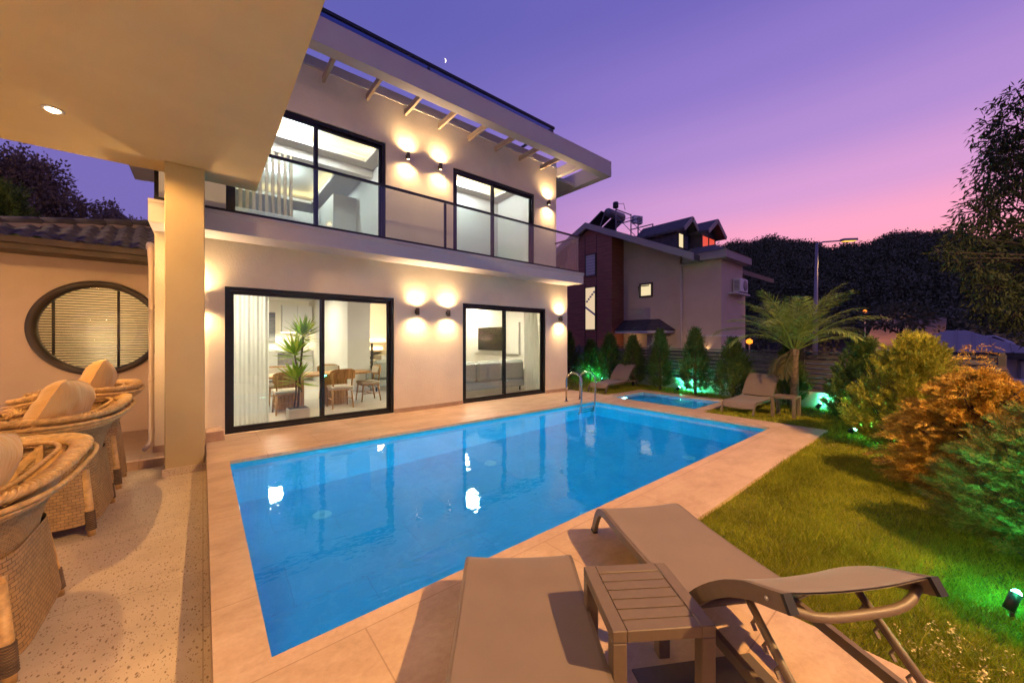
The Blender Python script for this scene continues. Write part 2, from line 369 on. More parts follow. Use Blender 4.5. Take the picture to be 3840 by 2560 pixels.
t.links.new(bump(t, inv.outputs[0], .8, .006), p.inputs['Normal']); p.inputs['Roughness'].default_value = .5; M['woven'] = m
M['cane'] = plain('cane_strand', (.44, .27, .095), .45, .35, 22)

m, t, p, o = newmat('wood_cladding'); v = tcoord(t)
wvn = t.nodes.new('ShaderNodeTexWave'); wvn.wave_type = 'BANDS'; wvn.bands_direction = 'Z'; wvn.wave_profile = 'SAW'; wvn.inputs['Scale'].default_value = 1.75; wvn.inputs['Distortion'].default_value = 0
t.links.new(v, wvn.inputs['Vector'])
c = ramp(t, noise(t, tcoord(t, (1, 1, 14)), 1.6, 5), [(.3, (.20, .066, .033)), (.7, (.38, .122, .06))])
gap = ramp(t, wvn.outputs['Fac'], [(.0, (.25, .25, .25)), (.06, (1, 1, 1)), (.95, (1, 1, 1)), (1, (.3, .3, .3))])
t.links.new(mixc(t, 1.0, c, gap, 'MULTIPLY'), p.inputs['Base Color']); p.inputs['Roughness'].default_value = .5; t.links.new(bump(t, gap, .6, .02), p.inputs['Normal']); M['cladding'] = m

def leafmat(name, a, b, c, trans=.35, rough=.6):
    m, t, p, o = newmat(name); g = t.nodes.new('ShaderNodeNewGeometry')
    col = ramp(t, g.outputs['Random Per Island'], [(0, a), (.5, b), (1, c)])
    big = ramp(t, noise(t, tcoord(t), 2.2, 3), [(.3, (.72, .72, .72)), (.7, (1.25, 1.25, 1.25))])
    col = mixc(t, 1.0, col, big, 'MULTIPLY')
    t.links.new(col, p.inputs['Base Color']); p.inputs['Roughness'].default_value = rough; p.inputs['Specular IOR Level'].default_value = .25
    tl = t.nodes.new('ShaderNodeBsdfTranslucent'); t.links.new(col, tl.inputs[0]); mx = t.nodes.new('ShaderNodeMixShader'); mx.inputs[0].default_value = trans
    t.links.new(p.outputs[0], mx.inputs[1]); t.links.new(tl.outputs[0], mx.inputs[2]); t.links.new(mx.outputs[0], o.inputs[0]); return m
M['grass'] = leafmat('grass_blade', (.17, .215, .014), (.28, .30, .02), (.43, .39, .035), .3)
M['lawn'] = plain('lawn_soil', (.15, .14, .02), .95, .4, 6, 60, .5)
M['conifer'] = leafmat('conifer_green', (.05, .095, .018), (.085, .135, .025), (.13, .17, .035), .25)
M['golden'] = leafmat('golden_cypress', (.21, .23, .018), (.32, .32, .026), (.46, .40, .05), .25)
M['rusty'] = leafmat('dry_orange_cypress', (.38, .20, .022), (.52, .31, .036), (.64, .43, .07), .25)
M['feather'] = leafmat('feathery_cypress', (.11, .14, .03), (.19, .18, .03), (.36, .22, .05), .25)
M['palm'] = leafmat('palm_leaflet', (.19, .27, .04), (.28, .36, .06), (.38, .42, .10), .3)
M['palmdry'] = leafmat('dry_palm_leaflet', (.14, .12, .04), (.18, .14, .06), (.22, .17, .07), .3)
M['tree'] = leafmat('dark_tree_leaf', (.022, .034, .012), (.034, .046, .016), (.05, .058, .02), .3)
M['oaktree'] = leafmat('brown_green_leaf', (.14, .11, .07), (.19, .15, .10), (.24, .19, .14), .3)
M['pine'] = leafmat('pine_needles', (.070, .082, .036), (.10, .108, .048), (.14, .13, .06), .1)
M['dracaena'] = leafmat('striped_leaf', (.16, .34, .02), (.30, .46, .03), (.55, .60, .08), .5)
M['petal'] = plain('cream_petal', (.62, .52, .22), .7, .1, 20)

# ---------------------------------------------------------------- foliage helpers
def unit(a): return a / np.maximum(np.linalg.norm(a, axis=-1, keepdims=True), 1e-9)
def leaf_mesh(name, Ps, D, N, L, Wd, mat, parent=None, mid=.45, world=False):
    n = len(Ps); D = unit(D); side = unit(np.cross(D, N)); L = np.broadcast_to(np.asarray(L, float).reshape(-1, 1), (n, 1)); Wd = np.broadcast_to(np.asarray(Wd, float).reshape(-1, 1), (n, 1))
    V = np.empty((n, 4, 3)); V[:, 0] = Ps; V[:, 1] = Ps + D * L * mid + side * Wd / 2; V[:, 2] = Ps + D * L; V[:, 3] = Ps + D * L * mid - side * Wd / 2
    me = bpy.data.meshes.new(name); me.vertices.add(n*4); me.vertices.foreach_set('co', V.reshape(-1))
    me.loops.add(n*4); me.loops.foreach_set('vertex_index', np.arange(n*4, dtype=np.int32))
    me.polygons.add(n); me.polygons.foreach_set('loop_start', np.arange(0, n*4, 4, dtype=np.int32)); me.polygons.foreach_set('loop_total', np.full(n, 4, dtype=np.int32))
    me.update(calc_edges=True); me.materials.append(mat)
    o = bpy.data.objects.new(name, me); COL.objects.link(o)
    if parent:
        o.parent = parent
        if world: o.matrix_parent_inverse = base_matrix(parent).inverted()
    return o
def rand_dirs(n): return unit(rng.normal(size=(n, 3)))
def sprays(base, dirs, length, k, leafL, leafW, droop=0.0, spread=.75, jit=.25):
    """flat feathery sprays: a twig from each base along dirs with k leaflets to both sides"""
    n = len(base); dirs = unit(dirs); Nn = unit(np.cross(dirs, rand_dirs(n))); side = np.cross(dirs, Nn)
    tt = np.tile(np.linspace(.12, 1, k), (n, 1)); L = np.broadcast_to(np.asarray(length, float).reshape(-1, 1), (n, 1))
    Pp = base[:, None] + dirs[:, None] * (tt * L)[..., None]; Pp[..., 2] -= droop * L * tt**2
    sg = np.where(np.arange(k) % 2 == 0, 1., -1.)[None, :, None]; sg = np.broadcast_to(sg, (n, k, 1)).copy(); sg[:, -1] *= .1
    D = dirs[:, None] * .8 + side[:, None] * sg * spread + rng.normal(size=(n, k, 3)) * jit; D[..., 2] -= droop * tt
    Nf = np.broadcast_to(Nn[:, None], (n, k, 3)) + rng.normal(size=(n, k, 3)) * .35
    ll = leafL * (1.15 - .6 * tt) * rng.uniform(.7, 1.3, (n, k))
    return Pp.reshape(-1, 3), D.reshape(-1, 3), Nf.reshape(-1, 3), ll.reshape(-1), (ll * leafW).reshape(-1)

# ================================================================ SETTING
g = MB(); g.grid(lambda u, v: (-900 + 1800*u, -900 + 1800*v, -2.0), 13, 13); struct('ground', g, M['farland'])
g = MB(); g.box(12.6, 60, -40, 60, -1.9, -1.35); struct('neighbouring_plot', g, M['earth'])

PX0, PX1, PY0, PY1 = .25, 7.4, 2.08, 5.75
KX0, KX1, KY0, KY1 = 8.12, 9.72, 3.68, 5.84
d = MB(); zb, zt = -.04, 0.0
for x0, x1, y0, y1 in ((.035, PX0, 1.42, 6.98), (PX0, PX1, 1.42, PY0), (PX1, 7.92, 1.42, 3.43), (PX1, KX0, 3.43, PY1), (PX0, 8.14, PY1, 7.40), (8.14, 8.34, 6.09, 7.40),
                       (KX0, 9.97, 3.43, KY0), (KX1, 9.97, KY0, KY1), (8.14, 9.97, KY1, 6.09), (.035, 2.46, -4, 1.42)):
    if x1 - x0 > .001: d.box(x0, x1, y0, y1, zb, zt)
d.box(.035, .129, -4, 6.98, -.4, -.0405)
struct('pool_deck', d, M['trav'])
d = MB(); d.box(.035, .236, 6.98, 7.40, -.2, .14); struct('step_block', d, M['trav'])
d = MB(); d.box(-9, .034, -5, 6.92, -.5, -.22); struct('terrace_floor', d, M['terrazzo'])
d = MB(); d.box(-9, .034, 6.92, 7.02, -.5, -.109); struct('step_edge', d, M['trav'])
d = MB(); d.box(-9, -.53, 7.02, 9.6, -.5, -.111); d.box(-.53, .034, 7.02, 7.40, -.5, -.111); struct('side_passage', d, M['passage'])
lw = MB()
for x0, x1, y0, y1 in ((2.461, 13, -4, 1.419), (7.921, 13, 1.419, 3.429), (9.971, 13, 3.429, 6.091), (8.341, 13, 6.091, 14), (8.137, 8.341, 7.401, 14)): lw.box(x0, x1, y0, y1, -.5, -.035)
struct('lawn', lw, M['lawn'])
# pool shell + water
def shell(x0, x1, y0, y1, depth):
    w = .12; b = MB(); b.box(x0-w, x1+w, y0-w, y1+w, -depth-w, -depth)
    b.box(x0-w, x0, y0-w, y1+w, -depth, -.041); b.box(x1, x1+w, y0-w, y1+w, -depth, -.041); b.box(x0, x1, y0-w, y0, -depth, -.041); b.box(x0, x1, y1, y1+w, -depth, -.041); return b
pool = thing('swimming_pool', 'large rectangular blue tiled swimming pool filled to its travertine edge', 'swimming pool', (3.8, 3.9, -1.5))
shell(PX0, PX1, PY0, PY1, 1.45).build('basin', M['pooltile'], pool, True)
w = MB(); w.grid(lambda u, v: (PX0+.001+(PX1-PX0-.002)*u, PY0+.001+(PY1-PY0-.002)*v, -.075), 2, 2); w.build('water', M['water'], pool, True, fix=False)
def inlet(x, y, z, par):
    b = MB(); b.lathe([(.10, 0), (.10, .014), (.088, .02), (.055, .018), (.05, .012), (.03, .012), (.028, .022), (0.012, .022)], (x, y, z), 20); b.build('floor_inlet', M['inlet'], par, True)
for x, y in ((1.1, 2.9), (3.6, 2.9), (6.2, 2.9), (1.1, 4.9), (3.6, 4.9), (6.2, 4.9)): inlet(x, y, -1.45, pool)
def pool_lamp(x, y, z, nx, ny, par, pw, sp=150):
    b = MB(); a = 'x' if nx else 'y'; sgn = nx or ny
    b.lathe([(.13, 0), (.13, .02*sgn), (.11, .03*sgn)], (x, y, z), 18, a); o = b.build('pool_light', M['white'], par, True)
    b = MB(); b.lathe([(.10, .031*sgn), (.085, .04*sgn)], (x, y, z), 18, a); b.build('lens', M['e_pool'], o, True)
    lamp('SPOT', 'pool_light_beam', (x+nx*.06, y+ny*.06, z), pw, (.28, .92, 1), o, .08, sp, .5, (nx, ny, -.12))
for x in (1.3, 3.7, 6.2): pool_lamp(x, PY0, -.62, 0, 1, pool, P_POOL*1.0)
for y in (2.9, 4.8): pool_lamp(PX0, y, -.62, 1, 0, pool, P_POOL*.8)
kid = thing('paddling_pool', 'small pale blue paddling pool beside the far end of the swimming pool', 'pool', (8.9, 4.7, -.6))
shell(KX0, KX1, KY0, KY1, .5).build('basin', M['kidtile'], kid, True)
w = MB(); w.grid(lambda u, v: (KX0+.001+(KX1-KX0-.002)*u, KY0+.001+(KY1-KY0-.002)*v, -.05), 2, 2); w.build('water', M['water'], kid, True, fix=False)
pool_lamp(KX0+.55, KY1, -.22, 0, -1, kid, 70, 150)
pool_lamp(KX0+.8, KY0, -.22, 0, 1, kid, 110, 150)

# ================================================================ VILLA
villa = thing('villa', 'white two storey flat roofed villa with glazed sliding doors beside the swimming pool', 'house', (3.8, 7.32, 0))
def vp(name, mb, m, par=None): return mb.build(name, M[m] if isinstance(m, str) else m, par or villa, True)
X0, X1, YB = -.53, 8.135, 16.0
def wall_open(y0, y1, z0, z1, holes, xa=X0, xb=X1):
    b = MB(); x = xa
    for hx0, hx1, hz0, hz1 in holes:
        b.box(x, hx0, y0, y1, z0, z1)
        if hz1 < z1: b.box(hx0, hx1, y0, y1, hz1, z1)
        if hz0 > z0: b.box(hx0, hx1, y0, y1, z0, hz0)
        x = hx1
    b.box(x, xb, y0, y1, z0, z1); return b
D1, D2 = (.262, 2.972), (4.592, 7.262)
vp('ground_floor_wall', wall_open(7.32, 7.57, -.16, 3.03, [(D1[0], D1[1], .005, 2.322), (D2[0], D2[1], .005, 2.322)]), 'stucco')
vp('upper_floor_wall', wall_open(7.76, 8.0, 3.32, 6.62, [(.292, 2.976, 3.325, 5.625), (4.6, 7.252, 3.325, 5.595)]), 'stucco')
b = MB(); b.box(X0, X0+.24, 7.57, YB, -.16, 3.03); b.box(X0, X0+.24, 8.0, YB, 3.32, 6.36); b.box(X1-.24, X1, 7.57, YB, -.16, 3.03); b.box(X1-.24, X1, 8.0, YB, 3.32, 6.36); b.box(X0, X1, YB, YB+.24, -.16, 6.36)
vp('side_walls', b, 'stucco')
for xa, xb in ((-.545, .03), (D1[1], D2[0]), (D2[1], X1+.012)): b = MB(); b.box(xa, xb, 7.305, 7.319, -.11 if xa < -.5 else .0, .085 if xa > -.5 else -.02); vp('baseboard', b, 'trav')
# balcony slab with stepped cornice
b = MB(); b.prism([(6.75, 3.03), (7.6, 3.03), (7.6, 3.32), (6.72, 3.32), (6.72, 3.285), (6.735, 3.27), (6.75, 3.235)], 'x', -.55, 8.165); b.box(X0, X1, 7.6, YB, 3.03, 3.32)
vp('balcony_slab', b, 'trim')
# railing
rail = MB(); rail.box(-.5, 8.12, 6.83, 6.875, 4.315, 4.355); rail.box(8.08, 8.12, 6.875, 7.76, 4.315, 4.355); vp('handrail', rail, 'rail')
sh = MB(); sh.box(-.5, 8.12, 6.82, 6.885, 3.322, 3.385); sh.box(8.065, 8.12, 6.885, 7.75, 3.322, 3.385); vp('railing_shoe', sh, 'rail')
for x in (-.48, 3.894, 8.09):
    b = MB(); b.box(x-.022, x+.022, 6.876, 6.916, 3.386, 4.314); vp('railing_post', b, 'rail')
for xa, xb in ((-.46, 3.88), (3.91, 8.07)):
    b = MB(); b.box(xa, xb, 6.846, 6.858, 3.386, 4.314); vp('railing_pane', b, 'railglass')
b = MB(); b.box(8.094, 8.106, 6.93, 7.74, 3.386, 4.314); vp('railing_pane', b, 'railglass')
# roof: slab, fascia beam carried on rafters, solid eaves to the sides
XE0, XE1 = -1.59, 9.39
b = MB(); b.box(X0, X1, 7.76, YB, 6.625, 6.78); b.box(X0, X1, 8.0, YB, 6.36, 6.624); vp('roof_slab', b, 'trim')
b = MB(); b.box(XE0, XE1, 6.70, 6.94, 6.33, 6.775); vp('fascia_beam', b, 'trim')
b = MB(); b.box(XE1-.24, XE1, 6.94, YB, 6.33, 6.775); b.box(X1+.002, XE1-.24, 7.9, YB, 6.345, 6.45); b.box(X1+.03, X1+.14, 6.94, 7.9, 6.34, 6.6); vp('side_eave', b, 'trim')
b = MB(); b.box(XE0, XE0+.24, 6.94, YB, 6.33, 6.775); b.box(XE0+.24, X0-.002, 7.9, YB, 6.345, 6.45); vp('side_eave', b, 'trim')
for i in range(10):
    x = 7.49 - .818 * (i - 1) if i else 8.36
    if i == 0: x = 8.30
    b = MB(); b.box(x-.025, x+.025, 6.941, 7.759 if i else 7.9, 6.36, 6.48); vp('rafter', b, 'rafter')
b = MB(); b.box(X0, X1, 7.73, 7.759, 6.575, 6.62); vp('wall_plate', b, 'trim')
b = MB(); b.box(.0, 7.68, 7.38, 7.43, 7.43, 7.49); b.box(.0, 7.68, 7.38, 7.43, 6.78, 6.83); b.box(7.63, 7.68, 7.44, 12, 7.43, 7.49); vp('roof_railing', b, 'rail')
for x in (1.0, 3.8, 7.655):
    b = MB(); b.box(x-.025, x+.025, 7.435, 7.475, 6.781, 7.428); vp('roof_post', b, 'rail')
b = MB(); b.box(.0, 7.62, 7.40, 7.41, 6.84, 7.42); vp('roof_pane', b, 'blueglass')

# sliding doors and windows
def slider(name, x0, x1, y, z0, z1, mull, fw, rail_in=True):
    f = MB(); dp = .11
    f.box(x0, x1, y+.03, y+.03+dp, z1-fw, z1); f.box(x0, x1, y+.03, y+.03+dp, z0, z0+fw*.8)
    f.box(x0, x0+fw, y+.03, y+.03+dp, z0+fw*.8, z1-fw); f.box(x1-fw, x1, y+.03, y+.03+dp, z0+fw*.8, z1-fw)
    fo = vp(name, f, 'dark')
    for k, (xa, xb, yy) in enumerate(((x0+fw, mull+.035, y+.045), (mull-.035, x1-fw, y+.085))):
        s = MB(); sw = .055; za, zb = z0+fw*.8+.002, z1-fw-.002
        s.box(xa, xb, yy, yy+.035, zb-sw, zb); s.box(xa, xb, yy, yy+.035, za, za+sw); s.box(xa, xa+sw, yy, yy+.035, za+sw, zb-sw); s.box(xb-sw, xb, yy, yy+.035, za+sw, zb-sw)
        so = s.build('sash', M['dark'], fo, True)
        q = MB(); q.box(xa+sw, xb-sw, yy+.012, yy+.02, za+sw, zb-sw); q.build('pane', M['glass'], fo, True)
        if k == 0:
            hmb = MB(); hmb.box(xb-.045, xb-.02, yy-.02, yy-.001, (z0+z1)/2-.1, (z0+z1)/2+.08); hmb.build('handle', M['black'], fo, True)
    return fo
slider('sliding_door', D1[0], D1[1], 7.32, .006, 2.32, 1.66, .06)
slider('sliding_door', D2[0], D2[1], 7.32, .006, 2.32, 5.86, .06)
slider('balcony_door', .294, 2.974, 7.76, 3.326, 5.623, 1.65, .07)
slider('balcony_door', 4.602, 7.25, 7.76, 3.326, 5.593, 5.82, .07)

# interior shell
b = MB(); b.box(X0+.241, X1-.241, 7.571, YB-.001, -.1, .004); vp('room_floor', b, 'innerfloor')
b = MB(); b.box(X0+.241, X1-.241, 7.571, YB-.001, 2.90, 3.02)
b.box(X0+.241, X0+.25, 7.571, YB, .005, 2.9); b.box(X1-.25, X1-.241, 7.571, YB, .005, 2.9); b.box(X0+.25, X1-.25, YB-.03, YB-.001, .005, 2.9)
b.box(3.12, 3.74, 11.0, 11.4, .005, 2.9); b.box(3.12, 3.3, 11.4, 15.95, .005, 2.9); b.box(3.74, 5.9, 14.6, 14.75, .005, 2.9)
b.box(X0+.25, 3.1, 7.58, 8.0, 2.62, 2.9)
vp('room_walls', b, 'inner')
b = MB()   # upper storey: two rooms with tray ceilings
b.box(X0+.241, X1-.241, 8.001, YB-.001, 6.20, 6.35)
for x0, x1, y0, y1, tx0, tx1, ty0, ty1 in ((X0+.25, 3.42, 8.001, 9.84, 0.1, 3.12, 8.35, 9.5), (X0+.25, 3.42, 9.98, 15.9, .1, 2.72, 10.6, 13.6), (4.0, 7.35, 8.001, 9.6, 4.4, 7.0, 8.35, 9.28)):
    b.box(x0, x1, y0, ty0, 5.90, 5.99); b.box(x0, x1, ty1, y1, 5.90, 5.99); b.box(x0, tx0, ty0, ty1, 5.90, 5.99); b.box(tx1, x1, ty0, ty1, 5.90, 5.99)
b.box(X0+.25, 3.42, 9.84, 9.98, 5.70, 6.2); b.box(3.42, 4.0, 8.001, YB-.05, 3.34, 6.2); b.box(7.35, 7.88, 8.001, 9.6, 3.34, 6.2)
b.box(5.75, 7.88, 9.6, 9.75, 3.34, 6.2); b.box(4.0, 5.75, 9.6, 9.75, 5.3, 6.2); b.box(4.0, 7.9, 12.4, 12.5, 3.34, 6.2); b.box(4.0, 5.75, 9.75, 12.4, 5.32, 5.4)
b.box(X0+.25, 3.42, 15.85, 15.9, 3.34, 6.2); b.box(X0+.241, X0+.25, 8.001, 15.9, 3.34, 6.2)
vp('upper_room_walls', b, 'inner')
b = MB(); b.box(X0+.241, X1-.241, 8.001, YB-.001, 3.321, 3.335); vp('upper_room_floor', b, 'innerfloor')
for x0, x1, y0, y1 in ((0.1, 3.12, 8.35, 9.5), (.1, 2.72, 10.6, 13.6), (4.4, 7.0, 8.35, 9.28)):
    b = MB()
    for bx in ((x0-.14, x1+.14, y0-.14, y0-.09), (x0-.14, x1+.14, y1+.09, y1+.14), (x0-.14, x0-.09, y0-.09, y1+.09), (x1+.09, x1+.14, y0-.09, y1+.09)): b.box(*bx, 5.992, 6.012)
    vp('cove_light', b, 'e_cove')
for i in range(9):
    x = .62 + .118 * i; b = MB(); b.box(x-.03, x+.03, 9.86, 9.93, 4.302, 5.698); vp('divider_slat', b, 'slat')
b = MB(); b.box(.3, 1.75, 9.82, 9.97, 3.336, 4.30); vp('half_wall', b, 'inner')
b = MB(); b.box(.2, 1.6, 15.80, 15.849, 4.1, 5.2); vp('wall_panel', b, 'marble')
b = MB(); b.box(2.80, 3.419, 11.2, 13.0, 3.336, 5.55); w_ = vp('wardrobe', b, 'cabinet')
b = MB(); b.box(3.1, 3.13, 11.17, 11.199, 3.9, 4.5); b.build('handle', M['acgrey'], w_, True)
b = MB(); b.box(2.05, 2.75, 12.6, 12.66, 3.336, 5.3); vp('room_door', b, 'cabinet')
b = MB(); b.box(4.6, 5.2, 12.36, 12.399, 3.6, 5.0); vp('mirror', b, 'screen')
def ceiling_lamp(x, y, z, r=.18, pw=30, col=(.82, .93, 1), m='e_white', name='ceiling_lamp'):
    b = MB(); b.lathe([(r*.6, 0), (r, -.02), (r, -.05), (r*.8, -.06)], (x, y, z), 20); o = vp(name, b, m)
    lamp('POINT', 'ceiling_lamp_glow', (x, y, z-.16), pw, col, villa, .12)
ceiling_lamp(1.6, 9.0, 6.198, .2, P_ROOM*.7); ceiling_lamp(1.5, 12.0, 6.198, .3, P_ROOM*1.0); ceiling_lamp(5.7, 8.8, 6.198, .2, P_ROOM*.75)
ceiling_lamp(4.95, 11.0, 5.319, .05, 14, (1, .75, .45), 'e_warm', 'downlight')
# ground floor fittings
for x, y, pw, r in ((.12, 9.0, .9, .09), (1.6, 12.6, 1.0, .13), (5.85, 8.85, 1.0, .13), (7.3, 11.6, .8, .09)):
    b = MB(); b.lathe([(r, 0), (r, -.012), (r*.8, -.016)], (x, y, 2.899), 20); vp('downlight', b, 'e_white')
    lamp('AREA', 'downlight_beam', (x, y, 2.87), P_ROOM*pw, (1, .88, .66), villa, .32, aim=(0, 0, -1))
k = thing('kitchen_units', 'white kitchen cupboards and worktop along the back wall of the dining room', 'kitchen units', (2.3, 15.5, 0))
b = MB(); b.box(1.0, 3.1, 15.2, 15.95, .08, 1.04); b.build('base_cabinet', M['cabinet'], k, True)
b = MB(); b.box(1.0, 3.1, 15.15, 15.95, 1.042, 1.08); b.build('worktop', M['cabinet'], k, True)
for x in (1.5, 2.13, 2.61):
    b = MB(); b.rbox(x+.003, x+(.62 if x < 2 else .474), 15.18, 15.5, 1.745, 2.69, .006) if x > 2 else None
    if x > 2:
        o = b.build('wall_cabinet', M['cabinet'], k, True); q = MB(); q.box(x+.42, x+.435, 15.15, 15.179, 1.8, 2.1); q.build('handle', M['black'], o, True)
b = MB(); b.box(2.0, 2.55, 15.16, 15.199, .58, 1.0); b.build('oven', M['stoneclad'], k, True)
lamp('AREA', 'under_cabinet_beam', (2.1, 15.5, 1.70), 30, (1, .84, .55), k, .3, aim=(0, 0, -1), rect=(1.6, .1))
b = MB(); b.box(2.15, 3.08, 15.55, 15.6, 1.72, 1.74); b.build('under_cabinet_light', M['e_cove'], k, True)
b = MB(); b.box(1.38, 2.02, 15.90, 15.945, 1.36, 2.45); tag(b.build('picture', M['pictureart']), 'large grey abstract picture on the dining room back wall left of the kitchen cupboards', 'picture')
# stairs and lit shelf
st = thing('staircase', 'staircase with black sloping balustrade at the back of the ground floor', 'staircase', (4.6, 13.4, 0))
b = MB()
for i in range(9): b.box(4.0+.26*i, 4.27+.26*i, 13.6, 14.55, .005+.0, .18*(i+1) if i < 16 else 2.8)
b.build('steps', M['inner'], st, True)
b = MB(); b.bar((4.66, 13.5, .75), (3.9, 13.5, 1.75), .04, .05); b.bar((4.66, 13.5, .02), (4.66, 13.5, 1.35), .06, .06)
for i in range(5): b.bar((4.66, 13.5, .15+.15*i), (3.9, 13.5, 1.0+.15*i), .02, .02)
b.build('balustrade', M['black'], st, True)
sf = thing('lit_shelf', 'pale wall shelf with warm glowing niches behind the staircase', 'shelf', (5.2, 14.55, 1.0))
b = MB(); b.box(4.85, 5.6, 14.3, 14.59, 1.28, 1.34); b.box(4.85, 5.6, 14.3, 14.59, 1.0, 1.06); b.box(4.85, 5.6, 14.3, 14.59, .75, .8); b.build('boards', M['slat'], sf, True)
b = MB(); b.box(4.9, 5.5, 14.45, 14.58, 1.4, 1.5); b.box(4.9, 5.4, 14.45, 14.58, 1.08, 1.18); b.build('glow_strip', M['e_shelf'], sf, True)
lamp('POINT', 'shelf_glow', (5.0, 13.6, 2.2), 70, (1, .66, .32), sf, .1)

def curtain(x0, x1, y, z0, z1, label, n=9, flare=0):
    b = MB(); b.grid(lambda u, v: (x0+(x1-x0)*u*(1-flare*v), y+.007*math.sin(u*n*6.283+.5*math.sin(v*3))+.008*math.sin(u*29+v), z0+(z1-z0)*v), 100, 10)
    tag(b.build('curtain', M['curtain'], fix=False), label, 'curtain', 'white curtains behind the ground floor doors')
curtain(.33, .90, 7.85, .02, 2.88, 'sheer white curtain gathered at the left side of the dining room door', 9)
curtain(7.08, 7.75, 8.0, .02, 2.88, 'sheer white curtain flaring at the right side of the living room door', 9, .35)

# dining table
dt = thing('dining_table', 'long wooden dining table on two drum pedestals behind the larger ground floor door', 'table', (1.9, 9.35, 0))
b = MB(); n = 28; ol = [(1.25*math.copysign(abs(math.cos(a))**.45, math.cos(a)), .46*math.copysign(abs(math.sin(a))**.6, math.sin(a))) for a in [2*math.pi*i/n for i in range(n)]]
b.prism(ol, 'z', .685, .725); b.build('tabletop', M['oak'], dt)
for x in (-.45, .45):
    b = MB(); vs = []
    prof = [(.27+.012*(k % 2)) for k in range(48)]
    b.prism([(x+prof[k]*math.cos(k*math.pi/24), prof[k]*.9*math.sin(k*math.pi/24)) for k in range(48)], 'z', .006, .684); b.build('pedestal', M['oak'], dt)
def make_chair():
    t = thing('dining_chair', 'x', 'chair', group='wooden dining chairs around the dining table')
    b = MB(); b.rbox(-.23, .23, -.22, .22, .42, .485, .025); b.build('seat', M['upholstery'], t)
    b = MB(); b.rbox(-.22, .22, -.21, .20, .385, .419, .01); b.build('seat_frame', M['oak'], t)
    b = MB(); b.grid(lambda u, v: ((u-.5)*.50, -.235-.03*v+.07*(2*u-1)**2, .64+.21*v*(1-.25*(2*u-1)**4)), 13, 5); b.grid(lambda u, v: ((u-.5)*.50, -.258-.03*v+.07*(2*u-1)**2, .64+.21*v*(1-.25*(2*u-1)**4)), 13, 5)
    b.tube([((u-.5)*.50, -.247-.03+.07*(2*u-1)**2, .85-.21*.25*(2*u-1)**4) for u in [i/12 for i in range(13)]], .012, 6); b.tube([((u-.5)*.50, -.247+.07*(2*u-1)**2, .64) for u in [i/12 for i in range(13)]], .012, 6)
    for s in (-1, 1): b.tube([(s*.25, -.177-.03*v, .64+.16*v) for v in (0, 1)], .012, 6)
    b.build('backrest', M['oak'], t, fix=False)
    b = MB(); b.grid(lambda u, v: ((u-.5)*.44, -.222-.03*v+.07*(2*u-1)**2, .665+.16*v), 9, 3); b.build('back_pad', M['upholstery'], t)
    for s in (-1, 1):
        b = MB(); b.tube([(s*.19, -.17, .42), (s*.195, -.215, .66), (s*.2, -.235, .78)], .017, 8); b.tube([(s*.19, -.17, .43), (s*.21, -.235, .006)], [.022, .014], 8); b.build('leg', M['oak'], t)
        b = MB(); b.tube([(s*.19, .17, .43), (s*.215, .215, .006)], [.022, .014], 8); b.build('leg', M['oak'], t)
    b = MB(); b.tube([(-.2, -.2, .2), (-.2, .2, .2)], .011, 6); b.tube([(.2, -.2, .2), (.2, .2, .2)], .011, 6); b.tube([(-.2, 0, .2), (.2, 0, .2)], .011, 6); b.build('stretcher', M['oak'], t)
    return t
ch = make_chair(); first = True
for x, y, rz, lab in ((2.32, 8.72, 0, 'wooden dining chair with its back to the glass right of the door mullion'), (1.30, 8.72, 0, 'wooden dining chair with its back to the glass directly behind the potted plant'),
                      (3.10, 9.25, R(90), 'wooden dining chair at the right hand end of the dining table next to the sofa'), (2.45, 10.05, R(180), 'cream padded dining chair across the table beside the white wall pier'),
                      (1.35, 10.05, R(180), 'cream padded dining chair across the table in front of the oven'), (.72, 9.2, R(-90), 'dining chair at the left end of the table partly behind the curtain')):
    if first: ch.location = (x, y, 0); ch.rotation_euler = (0, 0, rz); ch['label'] = lab; first = False
    else: dup(ch, (x, y, 0), rz, lab)
# dracaena
dr = thing('potted_plant', 'tall potted plant with three rosettes of striped green leaves behind the glass door', 'plant', (1.37, 7.95, 0))
b = MB(); b.rbox(-.17, .17, -.14, .14, .006, .21, .012); b.build('pot', M['pot'], dr)
b = MB(); b.box(-.155, .155, -.125, .125, .2105, .216); b.build('soil', M['soil'], dr)
b = MB(); b.tube([(0, 0, .2), (.03, 0, .7), (.06, .02, 1.1), (.10, .02, 1.6)], .018, 8); b.tube([(-.06, 0, .2), (-.03, 0, .5), (-.02, .02, .85)], .014, 8); b.tube([(.06, 0, .5), (.0, 0, .9), (-.06, 0, 1.25)], .013, 8); b.build('stem', M['bark'], dr)
Ps = []; Ds = []; Ls = []
for (x, y, z, nl, L) in ((.10, .02, 1.50, 46, .42), (-.04, .02, 1.15, 46, .44), (-.03, .02, .68, 42, .42)):
    for i in range(nl):
        a = i*2.4; e = -.25 + 1.5*i/nl; Ps.append((x, y, z+.10*i/nl)); Ds.append((math.cos(a)*math.cos(e), math.sin(a)*math.cos(e), math.sin(e))); Ls.append(L*(.8+.4*random.random()))
Ps, Ds = np.array(Ps), np.array(Ds); leaf_mesh('leaves', Ps, Ds, np.tile([0, 0, 1.], (len(Ps), 1)) + rng.normal(size=Ps.shape)*.2, np.array(Ls), .068, M['dracaena'], dr, .4)
